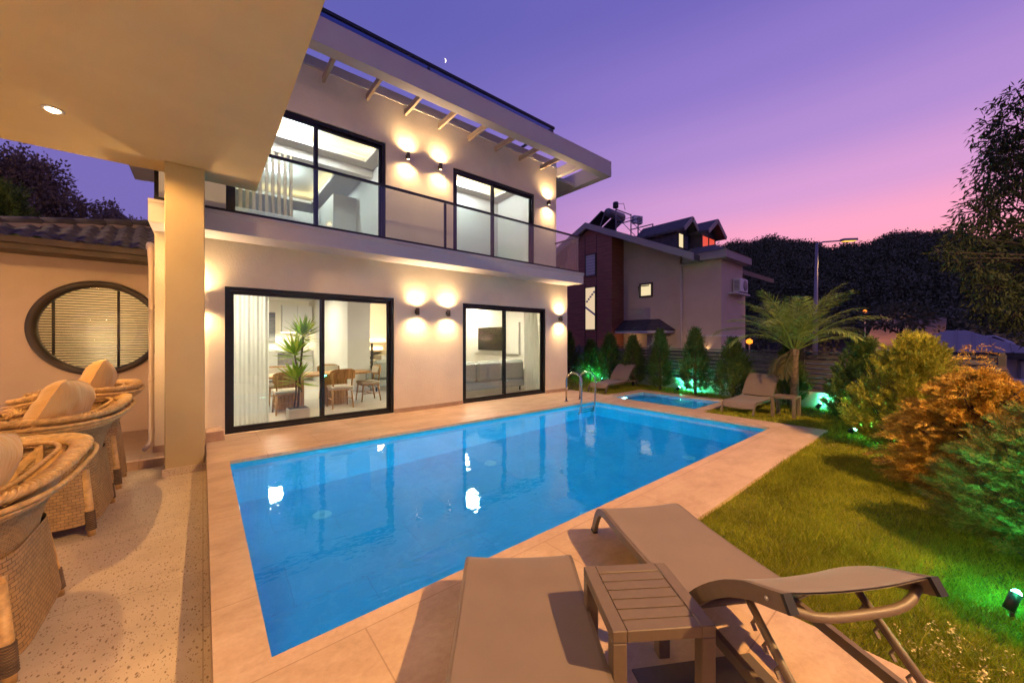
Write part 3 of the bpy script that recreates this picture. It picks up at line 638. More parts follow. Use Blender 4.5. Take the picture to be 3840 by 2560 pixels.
# sofas, tv
def sofa(name, label, x, y, rz, w):
    t = thing(name, label, 'sofa', (x, y, 0), rz)
    n = round(w/.85)
    b = MB(); b.rbox(-w/2, w/2, 0, .85, .12, .33, .04); b.build('base', M['sofa'], t)
    for i in range(n):
        a = -w/2+w*i/n
        b = MB(); b.rbox(a+.01, a+w/n-.01, .2, .84, .332, .48, .05); b.build('seat_cushion', M['sofa'], t)
        b = MB(); b.rbox(a+.012, a+w/n-.012, -.02, .24, .335, .89, .07); b.build('back_cushion', M['sofa'], t)
    for s in (-1, 1):
        b = MB(); b.rbox(s*(w/2+.09)-.085, s*(w/2+.09)+.085, .05, .85, .12, .60, .06); b.build('armrest', M['sofa'], t)
        for yy in (.06, .78): b = MB(); b.lathe([(.02, .006), (.025, .119)], (s*w/2*.9, yy, 0), 10); b.build('leg', M['black'], t)
    return t
sofa('sofa', 'grey boucle sofa seen from behind through the living room door', 6.05, 8.25, 0, 2.5)
sofa('sofa', 'pale boucle sofa beyond the dining chairs near the staircase', 4.55, 10.45, R(-12), 1.7)
tv = thing('television', 'black flat television on a white panel on the living room side wall', 'television', (7.86, 10.4, 1.0))
b = MB(); b.box(7.80, 7.884, 9.1, 11.7, 1.0, 2.03); b.build('backing_panel', M['cabinet'], tv, True)
b = MB(); b.box(7.74, 7.799, 9.8, 11.3, 1.1, 1.90); b.build('screen', M['screen'], tv, True)
vz = MB(); vz.lathe([(.05, 0), (.13, .06), (.15, .16), (.10, .26), (.045, .31), (.05, .34)], (7.4, 12.55, .92), 16); vz.build('vase', M['slat'])
tag(bpy.data.objects['vase'], 'round tan vase on a stand at the far side of the living room', 'vase')
b = MB(); b.box(7.2, 7.6, 12.35, 12.75, .006, .919); tag(b.build('pedestal_stand', M['cabinet']), 'white square stand carrying the tan vase in the living room', 'stand')

# wall lamps
def wall_lamp(x, y, z, label, pw=1.0, shade=True):
    t = thing('wall_lamp', label, 'wall lamp', (x, y, z), 0, 'up and down cylinder lamps on the villa walls')
    b = MB(); b.lathe([(.036, -.072), (.040, -.072), (.040, .072), (.036, .072), (.034, .06), (.034, -.06), (.036, -.072)], (0, -.085, 0), 20, cap=False); b.build('housing', M['gutter'], t)
    b = MB(); b.box(-.025, .025, -.047, -.002, -.04, .04); b.build('bracket', M['gutter'], t)
    for s in (-1, 1):
        b = MB(); b.lathe([(.033, .050*s), (.03, .054*s)], (0, -.085, 0), 16); b.build('lens', M['e_warm'], t)
        for fr, sp in ((.38, 98), (.80, 152)): l = lamp('SPOT', 'wall_lamp_beam', (0, -.085, .076*s), P_WALL*pw*fr, (1, .64, .33), None, .03, sp, 1.0, (0, .05, s)); l.parent = t
for x, lab in ((-.06, 'wall lamp hidden behind the pillar left of the dining room door'), (3.438, 'left lamp of the pair between the two ground floor doors'), (4.172, 'right lamp of the pair between the two ground floor doors'), (7.788, 'wall lamp right of the living room door at the villa corner')): wall_lamp(x, 7.32, 2.066, lab)
for x, lab in ((3.43, 'left lamp of the pair between the two upstairs balcony doors'), (4.217, 'right lamp of the pair between the two upstairs balcony doors'), (7.758, 'upstairs wall lamp at the villa corner above the balcony railing')): wall_lamp(x, 7.76, 5.455, lab)

# ================================================================ TERRACE CANOPY
can = thing('terrace_canopy', 'thick plastered terrace canopy on one square pillar beside the villa', 'canopy', (-.17, 6.5, -.22))
b = MB(); b.box(-9, .618, -5, 6.80, 3.72, 4.12); b.build('roof_slab', M['canopy'], can, True)
b = MB(); b.rbox(-.37, .018, 6.35, 6.70, -.219, 3.719, .008); b.build('pillar', M['pillar'], can, True)
b = MB(); b.box(-.392, .031, 6.328, 6.70, -.219, -.125); b.build('pillar_base', M['terrazzo'], can, True)
for x, y in ((-1.12, 5.62), (-3.9, 5.62), (-3.9, 1.6)):
    if True:
        b = MB(); b.lathe([(.075, 0), (.075, -.006), (.052, -.008)], (x, y, 3.719), 24); o = b.build('downlight', M['white'], can, True)
        b = MB(); b.lathe([(.05, -.0085), (.046, -.016), (.03, -.024), (.005, -.027)], (x, y, 3.719), 24); b.build('lens', M['e_warm'], o, True)
        lamp('SPOT', 'downlight_beam', (x, y, 3.69), P_CANOPY*(1 if y > 3 else 1.1), (1, .56, .19), o, .04, 168, .35, (0, 0, -1))

# ================================================================ ANNEX
an = thing('annex_building', 'low rendered annex with dark tiled roof and a round window left of the villa', 'building', (-1.8, 9.25, -.11))
AX0, AX1, AZ0, AZ1, CXA, CZA, RA = -2.7, -.575, -.109, 2.93, -1.33, 1.674, .70
def ring_wall(y, sgn):
    b = MB(); n = 72; cv = []; ov = []
    for k in range(n):
        a = 2*math.pi*k/n; c, s_ = math.cos(a), math.sin(a); cv.append((CXA+RA*c, y, CZA+RA*s_))
        tx = ((AX1 if c > 0 else AX0)-CXA)/c if abs(c) > 1e-6 else 1e9; tz = ((AZ1 if s_ > 0 else AZ0)-CZA)/s_ if abs(s_) > 1e-6 else 1e9
        tt = min(tx, tz); ov.append((CXA+tt*c, y, CZA+tt*s_))
    return cv, ov
b = MB(); c0, o0 = ring_wall(9.25, 1); c1, o1 = ring_wall(9.45, 1); n = 72
b.add(c0+o0+c1+o1, [f for k in range(n) for f in ((k, (k+1) % n, n+(k+1) % n, n+k), (2*n+k, 3*n+k, 3*n+(k+1) % n, 2*n+(k+1) % n), (k, 2*n+k, 2*n+(k+1) % n, (k+1) % n))])
for (xa, za) in ((AX0, AZ0), (AX0, AZ1), (AX1, AZ0), (AX1, AZ1)):   # corner gussets between the last rays and the corner
    pts = [p for p in o0 if (abs(p[0]-xa) < 1e-6 or abs(p[2]-za) < 1e-6)]
    px = min([p for p in pts if abs(p[2]-za) < 1e-6], key=lambda p: abs(p[0]-xa)); pz = min([p for p in pts if abs(p[0]-xa) < 1e-6], key=lambda p: abs(p[2]-za))
    b.add([px, (xa, 9.25, za), pz], [(0, 1, 2)])
b.build('wall', M['annex'], an, True)
b = MB(); b.box(AX0-.2, AX0-.001, 9.26, 12, AZ0, AZ1); b.box(AX0, AX1, 11.6, 11.7, AZ0, 2.9); b.build('rear_walls', M['annex'], an, True)
b = MB(); b.lathe([(.70, -.02), (.784, -.02), (.790, -.035), (.784, -.05), (.70, -.05), (.685, .06), (.70, .19)], (CXA, 9.25, CZA), 72, 'y', cap=False); wf = b.build('window', M['brown'], an, True)
b = MB(); b.lathe([(.69, .10), (.69, .106)], (CXA, 9.25, CZA), 48, 'y'); b.build('pane', M['glass'], wf, True)
b = MB()
for k in range(32):
    z = CZA - .67 + .043*k; hw = math.sqrt(max(0, .695**2-(z-CZA)**2))
    if hw > .06: b.bar((CXA-hw, 9.40, z), (CXA+hw, 9.40, z), .038, .004, (0, -.52, 1))
for x in (-1.86, -1.13): hw = math.sqrt(.69**2-(x-CXA)**2); b.box(x-.018, x+.018, 9.365, 9.373, CZA-hw, CZA+hw)
b.build('blind', M['brown'], wf, True)
lamp('POINT', 'annex_room_lamp', (-1.5, 10.4, 2.35), 75, (1, .72, .36), an, .15)
lamp('POINT', 'annex_room_lamp', (-.95, 10.9, 1.0), 9, (1, .80, .48), an, .1)
b = MB(); b.box(AX0, AX1, 9.46, 11.6, 2.6, 2.65); b.box(AX0, AX1, 9.46, 11.6, -.11, -.10); b.build('room_lining', M['inner'], an, True)
def roofz(y): return 2.97 + .405*(y-8.75)
def tile(u, v):
    x = -3.1 + 2.54*u; ym = 8.75 + (x+3.1)*.98 + .02; y = 8.74 + (ym-8.74)*v
    row = (y-8.74)/.30; fr = row - math.floor(row)
    return (x, y, roofz(y) + .035*(1-fr) + .028*math.cos(2*math.pi*x/.21 + .6*math.floor(row)))
b = MB(); b.grid(tile, 150, 90); b.build('tiled_roof', M['roofdark'], an, True)
b = MB()
for k in range(8):
    xa = -3.1 + .318*k; xb = xa + .36; b.tube([(xa, 8.75+(xa+3.1)*.98, roofz(8.75+(xa+3.1)*.98)+.05), (xb, 8.75+(xb+3.1)*.98, roofz(8.75+(xb+3.1)*.98)+.045)], [.085, .10], 10)
b.build('ridge_tiles', M['roofdark'], an, True)
b = MB(); b.bar((-3.05, 8.77, 2.98), (-.6, 11.2, 2.97+.405*2.45), .16, .07); b.build('mortar_bed', M['annex'], an, True)
b = MB(); b.box(-3.12, -.58, 8.70, 8.745, 2.79, 2.90); b.box(-3.12, -.58, 8.64, 8.70, 2.88, 2.975); b.box(-3.12, -.58, 8.745, 9.249, 2.80, 2.83); b.build('gutter', M['gutter'], an, True)
b = MB(); b.tube([(-.66, 8.3, 2.95), (-.62, 7.9, 2.93), (-.575, 7.45, 2.78), (-.57, 7.40, 2.5), (-.57, 7.40, .08), (-.58, 7.36, .02), (-.63, 7.25, -.04)], [.045, .045, .042, .028, .028, .028, .028], 12)
for z in (.9, 1.9): b.lathe([(.034, 0), (.034, .03)], (-.57, 7.40, z), 12)
tag(b.build('drainpipe', M['pipe']), 'cream rainwater downpipe at the corner between annex and villa', 'pipe')

# ================================================================ NEIGHBOUR HOUSE
nb_ = thing('neighbour_house', 'three storey mauve house with dark red wood clad tower and pitched roof beyond the fence', 'house', (18, 11, -2))
def npart(name, mb, m, par=None): return mb.build(name, M[m], par or nb_, True)
RY, RZ, SL = 13.27, 7.9, .46
rt = lambda y: RZ - SL*abs(y-RY)
b = MB(); b.prism([(8.66, -2), (18, -2), (18, rt(18)-.33), (RY, RZ-.33), (8.66, rt(8.66)-.33)], 'x', 17.58, 26); npart('main_wall', b, 'nwall')
b = MB(); b.prism([(11.75, -2), (14.85, -2), (14.85, rt(14.85)-.34), (RY, RZ-.34), (11.75, rt(11.75)-.34)], 'x', 16.5, 17.579); tw = npart('clad_tower', b, 'cladding')
b = MB(); 
for y in (12.72, 13.52): b.box(16.485, 16.499, y-.012, y+.012, -1, 7.2)
b.build('cladding_joint', M['black'], tw, True)
b = MB(); b.box(17.3, 19.75, 6.69, 8.659, -2, 4.95); npart('side_block', b, 'nwall')
b = MB(); b.box(17.27, 19.76, 6.66, 8.1, 1.60, 1.66); npart('string_course', b, 'nwhite')
for s in (1, -1):
    y1 = RY - s*5.85; b = MB(); b.prism([(RY, RZ), (y1, rt(y1)), (y1, rt(y1)-.33), (RY, RZ-.33)], 'x', 16.2, 16.34); npart('gable_fascia', b, 'ntrim')
    b = MB(); b.prism([(RY, RZ-.05), (y1, rt(y1)-.05), (y1, rt(y1)-.30), (RY, RZ-.30)], 'x', 16.341, 27); npart('main_roof', b, 'roofdark')
def hip(b, x0, x1, y0, y1, z0, zt, inset):
    b.add([(x0, y0, z0), (x1, y0, z0), (x1, y1, z0), (x0, y1, z0), (x0+inset, y0+inset, zt), (x1-inset, y0+inset, zt), (x1-inset, y1, zt), (x0+inset, y1, zt)], [(0, 1, 5, 4), (1, 2, 6, 5), (3, 0, 4, 7), (4, 5, 6, 7), (2, 3, 7, 6), (0, 3, 2, 1)])
b = MB(); b.box(16.9, 19.85, 6.34, 8.2, 4.951, 5.28); npart('block_eave', b, 'ntrim')
b = MB(); hip(b, 16.86, 19.9, 6.30, 8.25, 5.281, 5.75, .9); npart('block_roof', b, 'roofdark')
# dormers
for x0, x1, yf, zr, wname, wm in ((17.6, 18.9, 8.8, 7.28, 'window', 'e_window'), (18.9, 20.6, 8.25, 7.32, 'window', 'e_red')):
    xm = (x0+x1)/2; b = MB(); b.prism([(x0, 5.6), (x1, 5.6), (x1, 6.72), (xm, 7.18), (x0, 6.72)], 'y', yf, 11.2); dm = npart('dormer', b, 'roofdark')
    b = MB(); b.prism([(x0-.2, 6.62), (xm, zr), (x1+.2, 6.62), (x1+.2, 6.74), (xm, zr+.14), (x0-.2, 6.74)], 'y', yf-.45, 11.0); b.build('dormer_roof', M['roofdark'], dm, True)
    b = MB(); b.bar((x0-.2, yf-.46, 6.66), (xm, yf-.46, zr+.05), .03, .2, (0, 0, 1)); b.bar((xm, yf-.46, zr+.05), (x1+.2, yf-.46, 6.66), .03, .2, (0, 0, 1)); b.build('verge', M['ntrim'], dm, True)
    for k in range(2):
        xa = x0+.12+k*(x1-x0-.2)/2; xb = xa+(x1-x0)/2-.2
        b = MB(); b.box(xa, xb, yf-.02, yf-.004, 5.95, 6.6); w_ = b.build('window', M[wm] if (wm == 'e_red' or k == 0) else M['metalroof'], dm, True)
        b = MB(); b.box(xa-.04, xa, yf-.04, yf-.003, 5.91, 6.64); b.box(xb, xb+.04, yf-.04, yf-.003, 5.91, 6.64); b.box(xa, xb, yf-.04, yf-.003, 6.6, 6.64); b.box(xa, xb, yf-.04, yf-.003, 5.91, 5.95); b.build('frame', M['black'], w_, True)
def side_window(y0, y1, z0, z1, x, m, fr=.05):
    b = MB(); b.box(x-.012, x-.003, y0, y1, z0, z1); w_ = npart('window', b, m)
    b = MB(); b.box(x-.05, x-.002, y0-fr, y0, z0-fr, z1+fr); b.box(x-.05, x-.002, y1, y1+fr, z0-fr, z1+fr); b.box(x-.05, x-.002, y0, y1, z1, z1+fr); b.box(x-.05, x-.002, y0, y1, z0-fr, z0); b.build('frame', M['gutter'], w_, True); return w_
w_ = side_window(12.80, 13.46, 4.99, 6.12, 16.5, 'nwhite'); b = MB()
for k in range(7): b.box(16.470, 16.487, 12.80, 13.46, 5.03+.16*k, 5.05+.16*k)
b.build('blind', M['metalroof'], w_, True)
w_ = side_window(12.81, 13.47, 2.02, 4.32, 16.5, 'e_stair'); b = MB()
for k in range(5): b.box(16.46, 16.486, 12.82+.12*k, 12.94+.12*k, 4.1-.12*k-.10, 4.1-.12*k)
b.prism([(12.81, 2.75), (13.47, 3.2), (13.47, 3.32), (12.81, 2.87)], 'x', 16.46, 16.486); b.build('stair_silhouette', M['nwhite'], w_, True)
side_window(12.85, 13.4, .98, 1.12, 16.5, 'e_stair', .03)
w_ = side_window(10.13, 10.7, 3.72, 4.28, 17.58, 'e_window', .09); b = MB(); b.bar((17.50, 10.72, 3.75), (17.35, 10.72, 4.2), .05, .05); b.bar((17.36, 10.13, 4.2), (17.36, 10.72, 4.2), .05, .05); b.build('tilted_sash', M['gutter'], w_, True)
b = MB(); b.add([(17.579, 11.75, 2.5), (17.579, 9.7, 2.5), (16.75, 8.85, 1.93), (16.75, 12.3, 1.93), (17.579, 8.85, 1.93)], [(0, 1, 2, 3), (1, 4, 2), (3, 2, 4, 0)]); npart('lean_to_roof', b, 'roofdark')
b = MB(); b.box(16.78, 17.578, 8.9, 13.2, 1.78, 1.90); npart('lean_to_beam', b, 'nwhite')
b = MB(); b.box(17.2, 17.578, 9.32, 10.15, -2, 1.72); npart('stone_pier', b, 'stoneclad')
b = MB(); b.tube([(17.22, 8.4, 5.0), (17.22, 8.4, -1)], .05, 8); b.tube([(17.22, 8.4, 4.9), (17.2, 6.8, 5.0)], .05, 8); npart('downpipe', b, 'pipe')
b = MB(); b.box(18.05, 19.7, 6.35, 6.689, 3.50, 3.56); npart('ledge', b, 'nwhite')
def ac_unit(label, x, y, z, rz, sc=1, group=None):
    t = thing('air_conditioner', label, 'air conditioner', (x, y, z), rz, group); t.scale = (sc, sc, sc)
    b = MB(); b.rbox(-.42, .42, -.15, .15, 0, .58, .02); b.build('casing', M['acwhite'], t)
    b = MB(); b.lathe([(.23, 0), (.23, -.012), (.21, -.018)], (.10, -.151, .29), 24, 'y'); b.build('fan_grille', M['acgrey'], t)
    b = MB()
    for k in range(8): b.box(-.432, -.421, -.1, .1, .08+.055*k, .11+.055*k)
    b.build('side_vent', M['acgrey'], t)
    for sx in (-.3, .3): b = MB(); b.box(sx-.03, sx+.03, -.16, .16, -.05, -.001); b.build('foot', M['acgrey'], t)
    return t
ac_unit('white air conditioner unit on the ledge of the mauve house wall', 18.95, 6.5, 3.612, 0, 1.05)
ac_unit('air conditioner unit on the steel frame above the mauve house roof', 18.9, 11.75, 8.0, R(-20), .72)
so = thing('solar_water_heater', 'solar water heater with tank and dark collectors on the mauve house roof ridge', 'solar heater', (18.5, 13.2, 7.9))
b = MB(); b.lathe([(.0, -.8), (.22, -.78), (.25, -.7), (.25, .7), (.22, .78), (0, .8)], (19.0, 13.3, 8.9), 20, 'x', cap=False); b.build('tank', M['acgrey'], so, True)
for x in (18.0, 19.3): b = MB(); b.bar((x+.5, 14.6, 8.3), (x+.5, 13.5, 8.95), 1.1, .08, (0, .5, 1)); b.build('collector', M['black'], so, True)
b = MB()
for x in (18.1, 19.6):
    b.bar((x, 12.6, 7.4), (x, 12.6, 8.9), .05, .05); b.bar((x, 14.0, 7.5), (x, 13.3, 9.0), .05, .05); b.bar((x, 11.2, 7.0), (x, 11.2, 8.0), .05, .05); b.bar((x, 11.2, 7.98), (x, 12.6, 7.98), .05, .05); b.bar((x, 12.6, 8.5), (x, 11.3, 7.0), .03, .03)
b.bar((18.1, 12.6, 8.2), (19.6, 12.6, 8.7), .03, .03); b.bar((18.1, 12.6, 8.85), (19.6, 12.6, 8.85), .05, .05); b.build('steel_frame', M['acgrey'], so, True)
b = MB(); b.lathe([(.14, 0), (.16, .02), (.16, .3), (.12, .34)], (18.5, 12.9, 9.1), 14); b.tube([(18.6, 12.9, 9.35), (18.7, 12.5, 9.3), (18.7, 12.4, 8.9)], .015, 6); b.build('expansion_tank', M['black'], so, True)
for x, y in ((17.22, 8.02), (17.22, 7.26)): lamp('SPOT', 'wall_uplight', (x, y, .95), 7, (1, .66, .32), nb_, .03, 90, .8, (.09, 0, 1))
for y in (14.45, 12.25): lamp('SPOT', 'wall_uplight', (16.42, y, .75), 6, (1, .50, .22), nb_, .03, 110, .8, (.12, 0, 1))
lamp('POINT', 'porch_lamp', (17.0, 11.0, 1.55), 5, (1, .60, .28), nb_, .08)

# ================================================================ FENCE AND GARDEN WALL
fx = lambda y: 10.4 + .2*(y-1.9)
fdir = Vector((.2, 1, 0)).normalized(); ang = math.atan2(-.2, 1)
fe = thing('garden_fence', 'charcoal louvred metal fence on a low white wall at the far end of the garden', 'fence', (11.3, 6.5, .33))
ys = [-.4, 1.25, 2.32, 3.62, 4.95, 6.55, 8.35, 10.2, 12.3]
for y in ys:
    b = MB(); b.bar((fx(y), y, .33), (fx(y), y, 1.24), .075, .075, fdir); po = b.build('post', M['fence'], fe, True)
    b = MB(); b.bar((fx(y), y, 1.24), (fx(y), y, 1.275), .05, .05, fdir); b.build('cap', M['fence'], po, True)
for ya, yb in zip(ys[:-1], ys[1:]):
    b = MB()
    for k in range(8):
        z = .375 + .105*k; a_ = Vector((fx(ya+.035), ya+.035, z)); c_ = Vector((fx(yb-.035), yb-.035, z)); b.bar(a_, c_, .012, .096, (.42, -.08, .9))
    b.bar((fx(ya+.035), ya+.035, 1.2), (fx(yb-.035), yb-.035, 1.2), .05, .03)
    b.build('louvre_panel', M['fence'], fe, True)
b = MB(); b.bar((fx(-.6), -.6, .145), (fx(13), 13, .145), .16, .37); tag(b.build('garden_wall', M['lowwall']), 'low white rendered wall under the charcoal fence', 'wall')
bw = thing('boundary_wall', 'grey boundary wall with dark coping and a round topped brown post behind the hedge', 'wall', (9, -.4, 0))
b = MB(); b.bar((4.0, -1.35, .36), (10.6, -.15, .36), .14, .92); b.build('wall', M['metalroof'], bw, True)
b = MB(); b.bar((4.0, -1.35, .86), (10.6, -.15, .86), .18, .07); b.build('coping', M['fence'], bw, True)
b = MB(); b.rbox(9.75, 10.05, -.47, -.17, -.1, .98, .03); b.lathe([(.14, .981), (.14, 1.0), (.11, 1.05), (.04, 1.07)], (9.9, -.32, 0), 16); b.build('post', M['gutter'], bw, True)

# ================================================================ STREET AND DISTANCE
sl = thing('street_lamp', 'tall grey street lamp post with one arm and a lit amber head', 'street lamp', (25.2, 5.05, -2))
b = MB(); b.tube([(25.2, 5.05, -2), (25.2, 5.05, 2), (25.3, 5.0, 6.6)], [.13, .11, .06], 12); b.build('pole', M['pole'], sl, True)
b = MB(); b.tube([(25.3, 5.0, 6.55), (25.6, 4.8, 6.68), (26.6, 4.05, 6.78)], [.045, .04, .035], 8); b.build('arm', M['pole'], sl, True)
b = MB(); b.bar((26.45, 4.16, 6.80), (27.1, 3.7, 6.84), .26, .12); hd = b.build('lamp_head', M['pole'], sl, True)
b = MB(); b.bar((26.5, 4.12, 6.725), (27.05, 3.74, 6.765), .20, .03); b.build('lens', M['e_street'], hd, True)
lamp('SPOT', 'street_lamp_beam', (26.8, 3.9, 6.65), 260, (1, .58, .24), hd, .1, 150, .6, (0, 0, -1))
sl['group'] = 'street lamps'
for loc, rz, pw, lab in (((4.4, -6.6, -2), R(125), P_STREET, 'street lamp post standing on the street side of the hedge beside the loungers'), ((-17, -1.3, -1.2), R(35.7), P_STREET_FAR, 'street lamp post on the road beyond the terrace canopy')):
    o = dup(sl, loc, rz, lab)
    for l_ in [x for c in o.children for x in c.children if x.type == 'LIGHT']: l_.data = l_.data.copy(); l_.data.energy = pw; l_.data.color = (1, .56, .20) if pw < 20000 else (1, .68, .36); l_.data.spot_size = R(150 if pw < 20000 else 178)
def sodium(x, y, z, label, h=2.2, pw=25):
    t = thing('sodium_lamp', label, 'lamp', (x, y, z-h), 0)
    b = MB(); b.tube([(0, 0, 0), (0, 0, h-.12)], .04, 8); b.build('post', M['pole'], t)
    b = MB(); b.lathe([(.02, -.15), (.15, -.10), (.17, .05), (.05, .15)], (0, 0, h), 14); b.build('globe', M['e_sodium'], t)
    l = lamp('POINT', 'sodium_glow', (0, 0, h), pw, (1, .40, .06), None, .14); l.parent = t
sodium(24.2, 7.85, 1.35, 'glaring orange lamp on a post beside the mauve house gateway', 3.3, 60)
sodium(30.5, 2.03, .80, 'glaring orange lamp on a post in front of the dark metal roofed house', 2.2, 60)
# wooded hill
def hillz(x, y):
    d = math.hypot(x, y); a = math.degrees(math.atan2(y, x))
    ridge = 28.6 - 8*max(0, min(1, (6-a)/14)) + 3.2*math.exp(-((a-20)/7)**2) - 2*math.exp(-((a-9)/5)**2) + .8*math.sin(a*.55) + .5*math.sin(a*1.7)
    s_ = min(1, max(0, (d-46)/95)); s_ = s_*s_*(3-2*s_)
    fall = 1 if a < 34 else max(0, 1-(a-34)/18)
    return -2.4 + (ridge-1.5)*s_*fall
b = MB(); b.grid(lambda u, v: (lambda a, d: (d*math.cos(a), d*math.sin(a), hillz(d*math.cos(a), d*math.sin(a))))(R(-42+106*u), 40+190*v), 90, 40); struct('hill', b, M['hill'])
Pl, Dl, Nl, Ll, Wl = [], [], [], [], []
nt_ = 0
for i in range(5600):
    a = R(random.uniform(-16, 44)); d = 50 + 96*math.sqrt(random.random()); x, y = d*math.cos(a), d*math.sin(a)
    # keep the bare orange slope open
    u_ = math.degrees(a)
    if 2.5 < u_ < 9.5 and d < 66: continue
    z = hillz(x, y); k_ = .75 if d < 80 else 1; h = random.uniform(2.6, 5.0)*k_; r = random.uniform(1.0, 1.9)*k_; nl = 84
    c = np.array([x, y, z + h*.62]); dr_ = rand_dirs(nl); rad = rng.uniform(.35, 1, (nl, 1))**.6
    p_ = c + dr_*rad*np.array([r, r, h*.45]); lump = np.sin(dr_[:, :1]*5+i)*.25; p_ += dr_*lump*r*.5
    Pl.append(p_); dd = dr_*.2 + rng.normal(size=(nl, 3)); dd[:, 2] += .15; Dl.append(dd); Nl.append(dr_ + np.array([0, 0, .3]) + rng.normal(size=(nl, 3))*.35); Ll.append(rng.uniform(.30, .75, nl)); Wl.append(rng.uniform(.16, .34, nl)); nt_ += 1
o = leaf_mesh('forest', np.concatenate(Pl), np.concatenate(Dl), np.concatenate(Nl), np.concatenate(Ll), np.concatenate(Wl), M['pine']); tag(o, kind='stuff')
b = MB(); b.grid(lambda u, v: (48+17*v+1.5*math.sin(u*5), 1.2+5.6*u, -2.2+6.0*v**.75+.3*math.sin(u*9)*math.sin(v*7)), 20, 12); struct('dirt_slope', b, M['earth'])
lamp('SPOT', 'slope_street_lamp', (53.5, 4.6, 7.5), 2400, (1, .42, .16), None, .1, 140, .7, (.15, 0, -1)).name = 'slope_lamp_beam'
sodium(53.6, 6.6, 4.4, 'small amber street lamp on a post at the foot of the wooded hill', 6.5, 20)
# leaning pine at the slope
tp = thing('pine_tree', 'dark pine with a leaning trunk in front of the bare orange slope', 'tree', (47, 4.3, -2))
b = MB(); b.tube([(0, 0, 0), (.3, -.2, 2.0), (.9, -.7, 3.9), (1.2, -.9, 5.2)], [.26, .2, .14, .07], 8); b.tube([(.9, -.7, 3.9), (.3, .6, 5.0)], [.1, .05], 6); b.build('trunk', M['pinebark'], tp)
n = 900; dd = rand_dirs(n); pp = np.array([.8, -.5, 5.4]) + dd*rng.uniform(.4, 1, (n, 1))*np.array([2.6, 2.6, 1.1]); leaf_mesh('crown', pp, dd+rand_dirs(n)*.5, rand_dirs(n), rng.uniform(.3, .6, n), .18, M['pine'], tp)
# low house with metal roof
lh = thing('low_house', 'low white house with shallow grey metal hipped roofs beyond the hedge', 'house', (38, -1, -2))
def metal_hip(xc, yc, hx, hy, z0, zt, rid, name='metal_roof'):
    b = MB(); b.add([(xc-hx, yc-hy, z0), (xc+hx, yc-hy, z0), (xc+hx, yc+hy, z0), (xc-hx, yc+hy, z0), (xc, yc-rid, zt), (xc, yc+rid, zt)], [(0, 1, 4), (1, 2, 5, 4), (2, 3, 5), (3, 0, 4, 5), (0, 3, 2, 1)])
    o = b.build(name, M['metalroof'], lh, True); b = MB()
    for yy in (yc-hy, yc+hy): b.box(xc-hx, xc+hx, yy-.06, yy+.06, z0-.35, z0-.01)
    for xx in (xc-hx, xc+hx): b.box(xx-.06, xx+.06, yc-hy+.06, yc+hy-.06, z0-.35, z0-.01)
    b.build('eave', M['black'], o, True)
    b = MB()
    for k in range(9):
        y = yc-hy+hy*2*(k+.5)/9; f = 1-max(0, abs(y-yc)-rid)/(hy-rid); b.bar((xc-hx, y, z0+.03), (xc-hx+hx*f, y, z0+(zt-z0)*f+.03), .05, .05)
    b.build('standing_seam', M['metalroof'], o, True)
metal_hip(37.5, .3, 4.0, 3.0, .75, 2.05, .4); metal_hip(38.5, -4.6, 4.4, 2.6, .65, 1.75, .8)
b = MB(); b.box(34.6, 41, -6.6, -.6, -2, .64); b.build('wall', M['nwhite'], lh, True)
b = MB(); b.box(35.6, 41, -.6, 2.6, -2, .6); b.build('recessed_wall', M['nwall'], lh, True)
b = MB(); b.box(34.3, 34.6, -2.0, -1.9, -2, .3); b.build('downpipe', M['acgrey'], lh, True)
b = MB(); b.box(34.55, 34.598, -.95, -.75, -.6, -.4); b.build('vent', M['black'], lh, True)
def car(label, x, y, z, rz):
    t = thing('parked_car', label, 'car', (x, y, z), rz, 'cars parked beyond the hedge')
    prof = [(-2.1, .3), (2.1, .3), (2.15, .6), (2.0, .85), (1.1, .95), (.5, 1.38), (-1.2, 1.42), (-1.95, .98), (-2.15, .75)]
    b = MB(); b.prism(prof, 'y', -.85, .85); b.build('body', M['carpaint'], t)
    b = MB(); b.prism([(.98, .96), (.5, 1.30), (-1.15, 1.34), (-1.7, .99)], 'y', -.86, .86); b.build('windows', M['screen'], t)
    for wx in (-1.35, 1.35):
        for wy in (-.86, .72): b = MB(); b.lathe([(.32, 0), (.32, .14)], (wx, wy, .32), 16, 'y'); b.build('wheel', M['tyre'], t)
car('white car parked by the wall of the low metal roofed house', 31.5, -1.9, -1.95, R(80))
car('pale car parked higher up behind the metal roofed house', 48, -.3, .35, R(95))
b = MB(); b.box(19.6, 19.75, 3.3, 5.2, -2, .62); tag(b.build('street_wall', M['nwhite']), 'short pale wall top showing just above the far end of the fence', 'wall')
dh = thing('distant_house', 'grey gabled house top far behind the annex roof', 'house', (-4.3, 34.5, -2))
b = MB(); b.box(-2, 2, 0, 6, 0, 9.6); b.build('wall', M['nwall'], dh)
b = MB(); b.prism([(-2.5, 9.3), (0, 11.4), (2.5, 9.3), (2.5, 9.6), (0, 11.75), (-2.5, 9.6)], 'y', -.5, 6.5); b.prism([(-1.9, 9.61), (1.9, 9.61), (0, 11.2)], 'y', 0, 6); b.build('roof', M['metalroof'], dh)
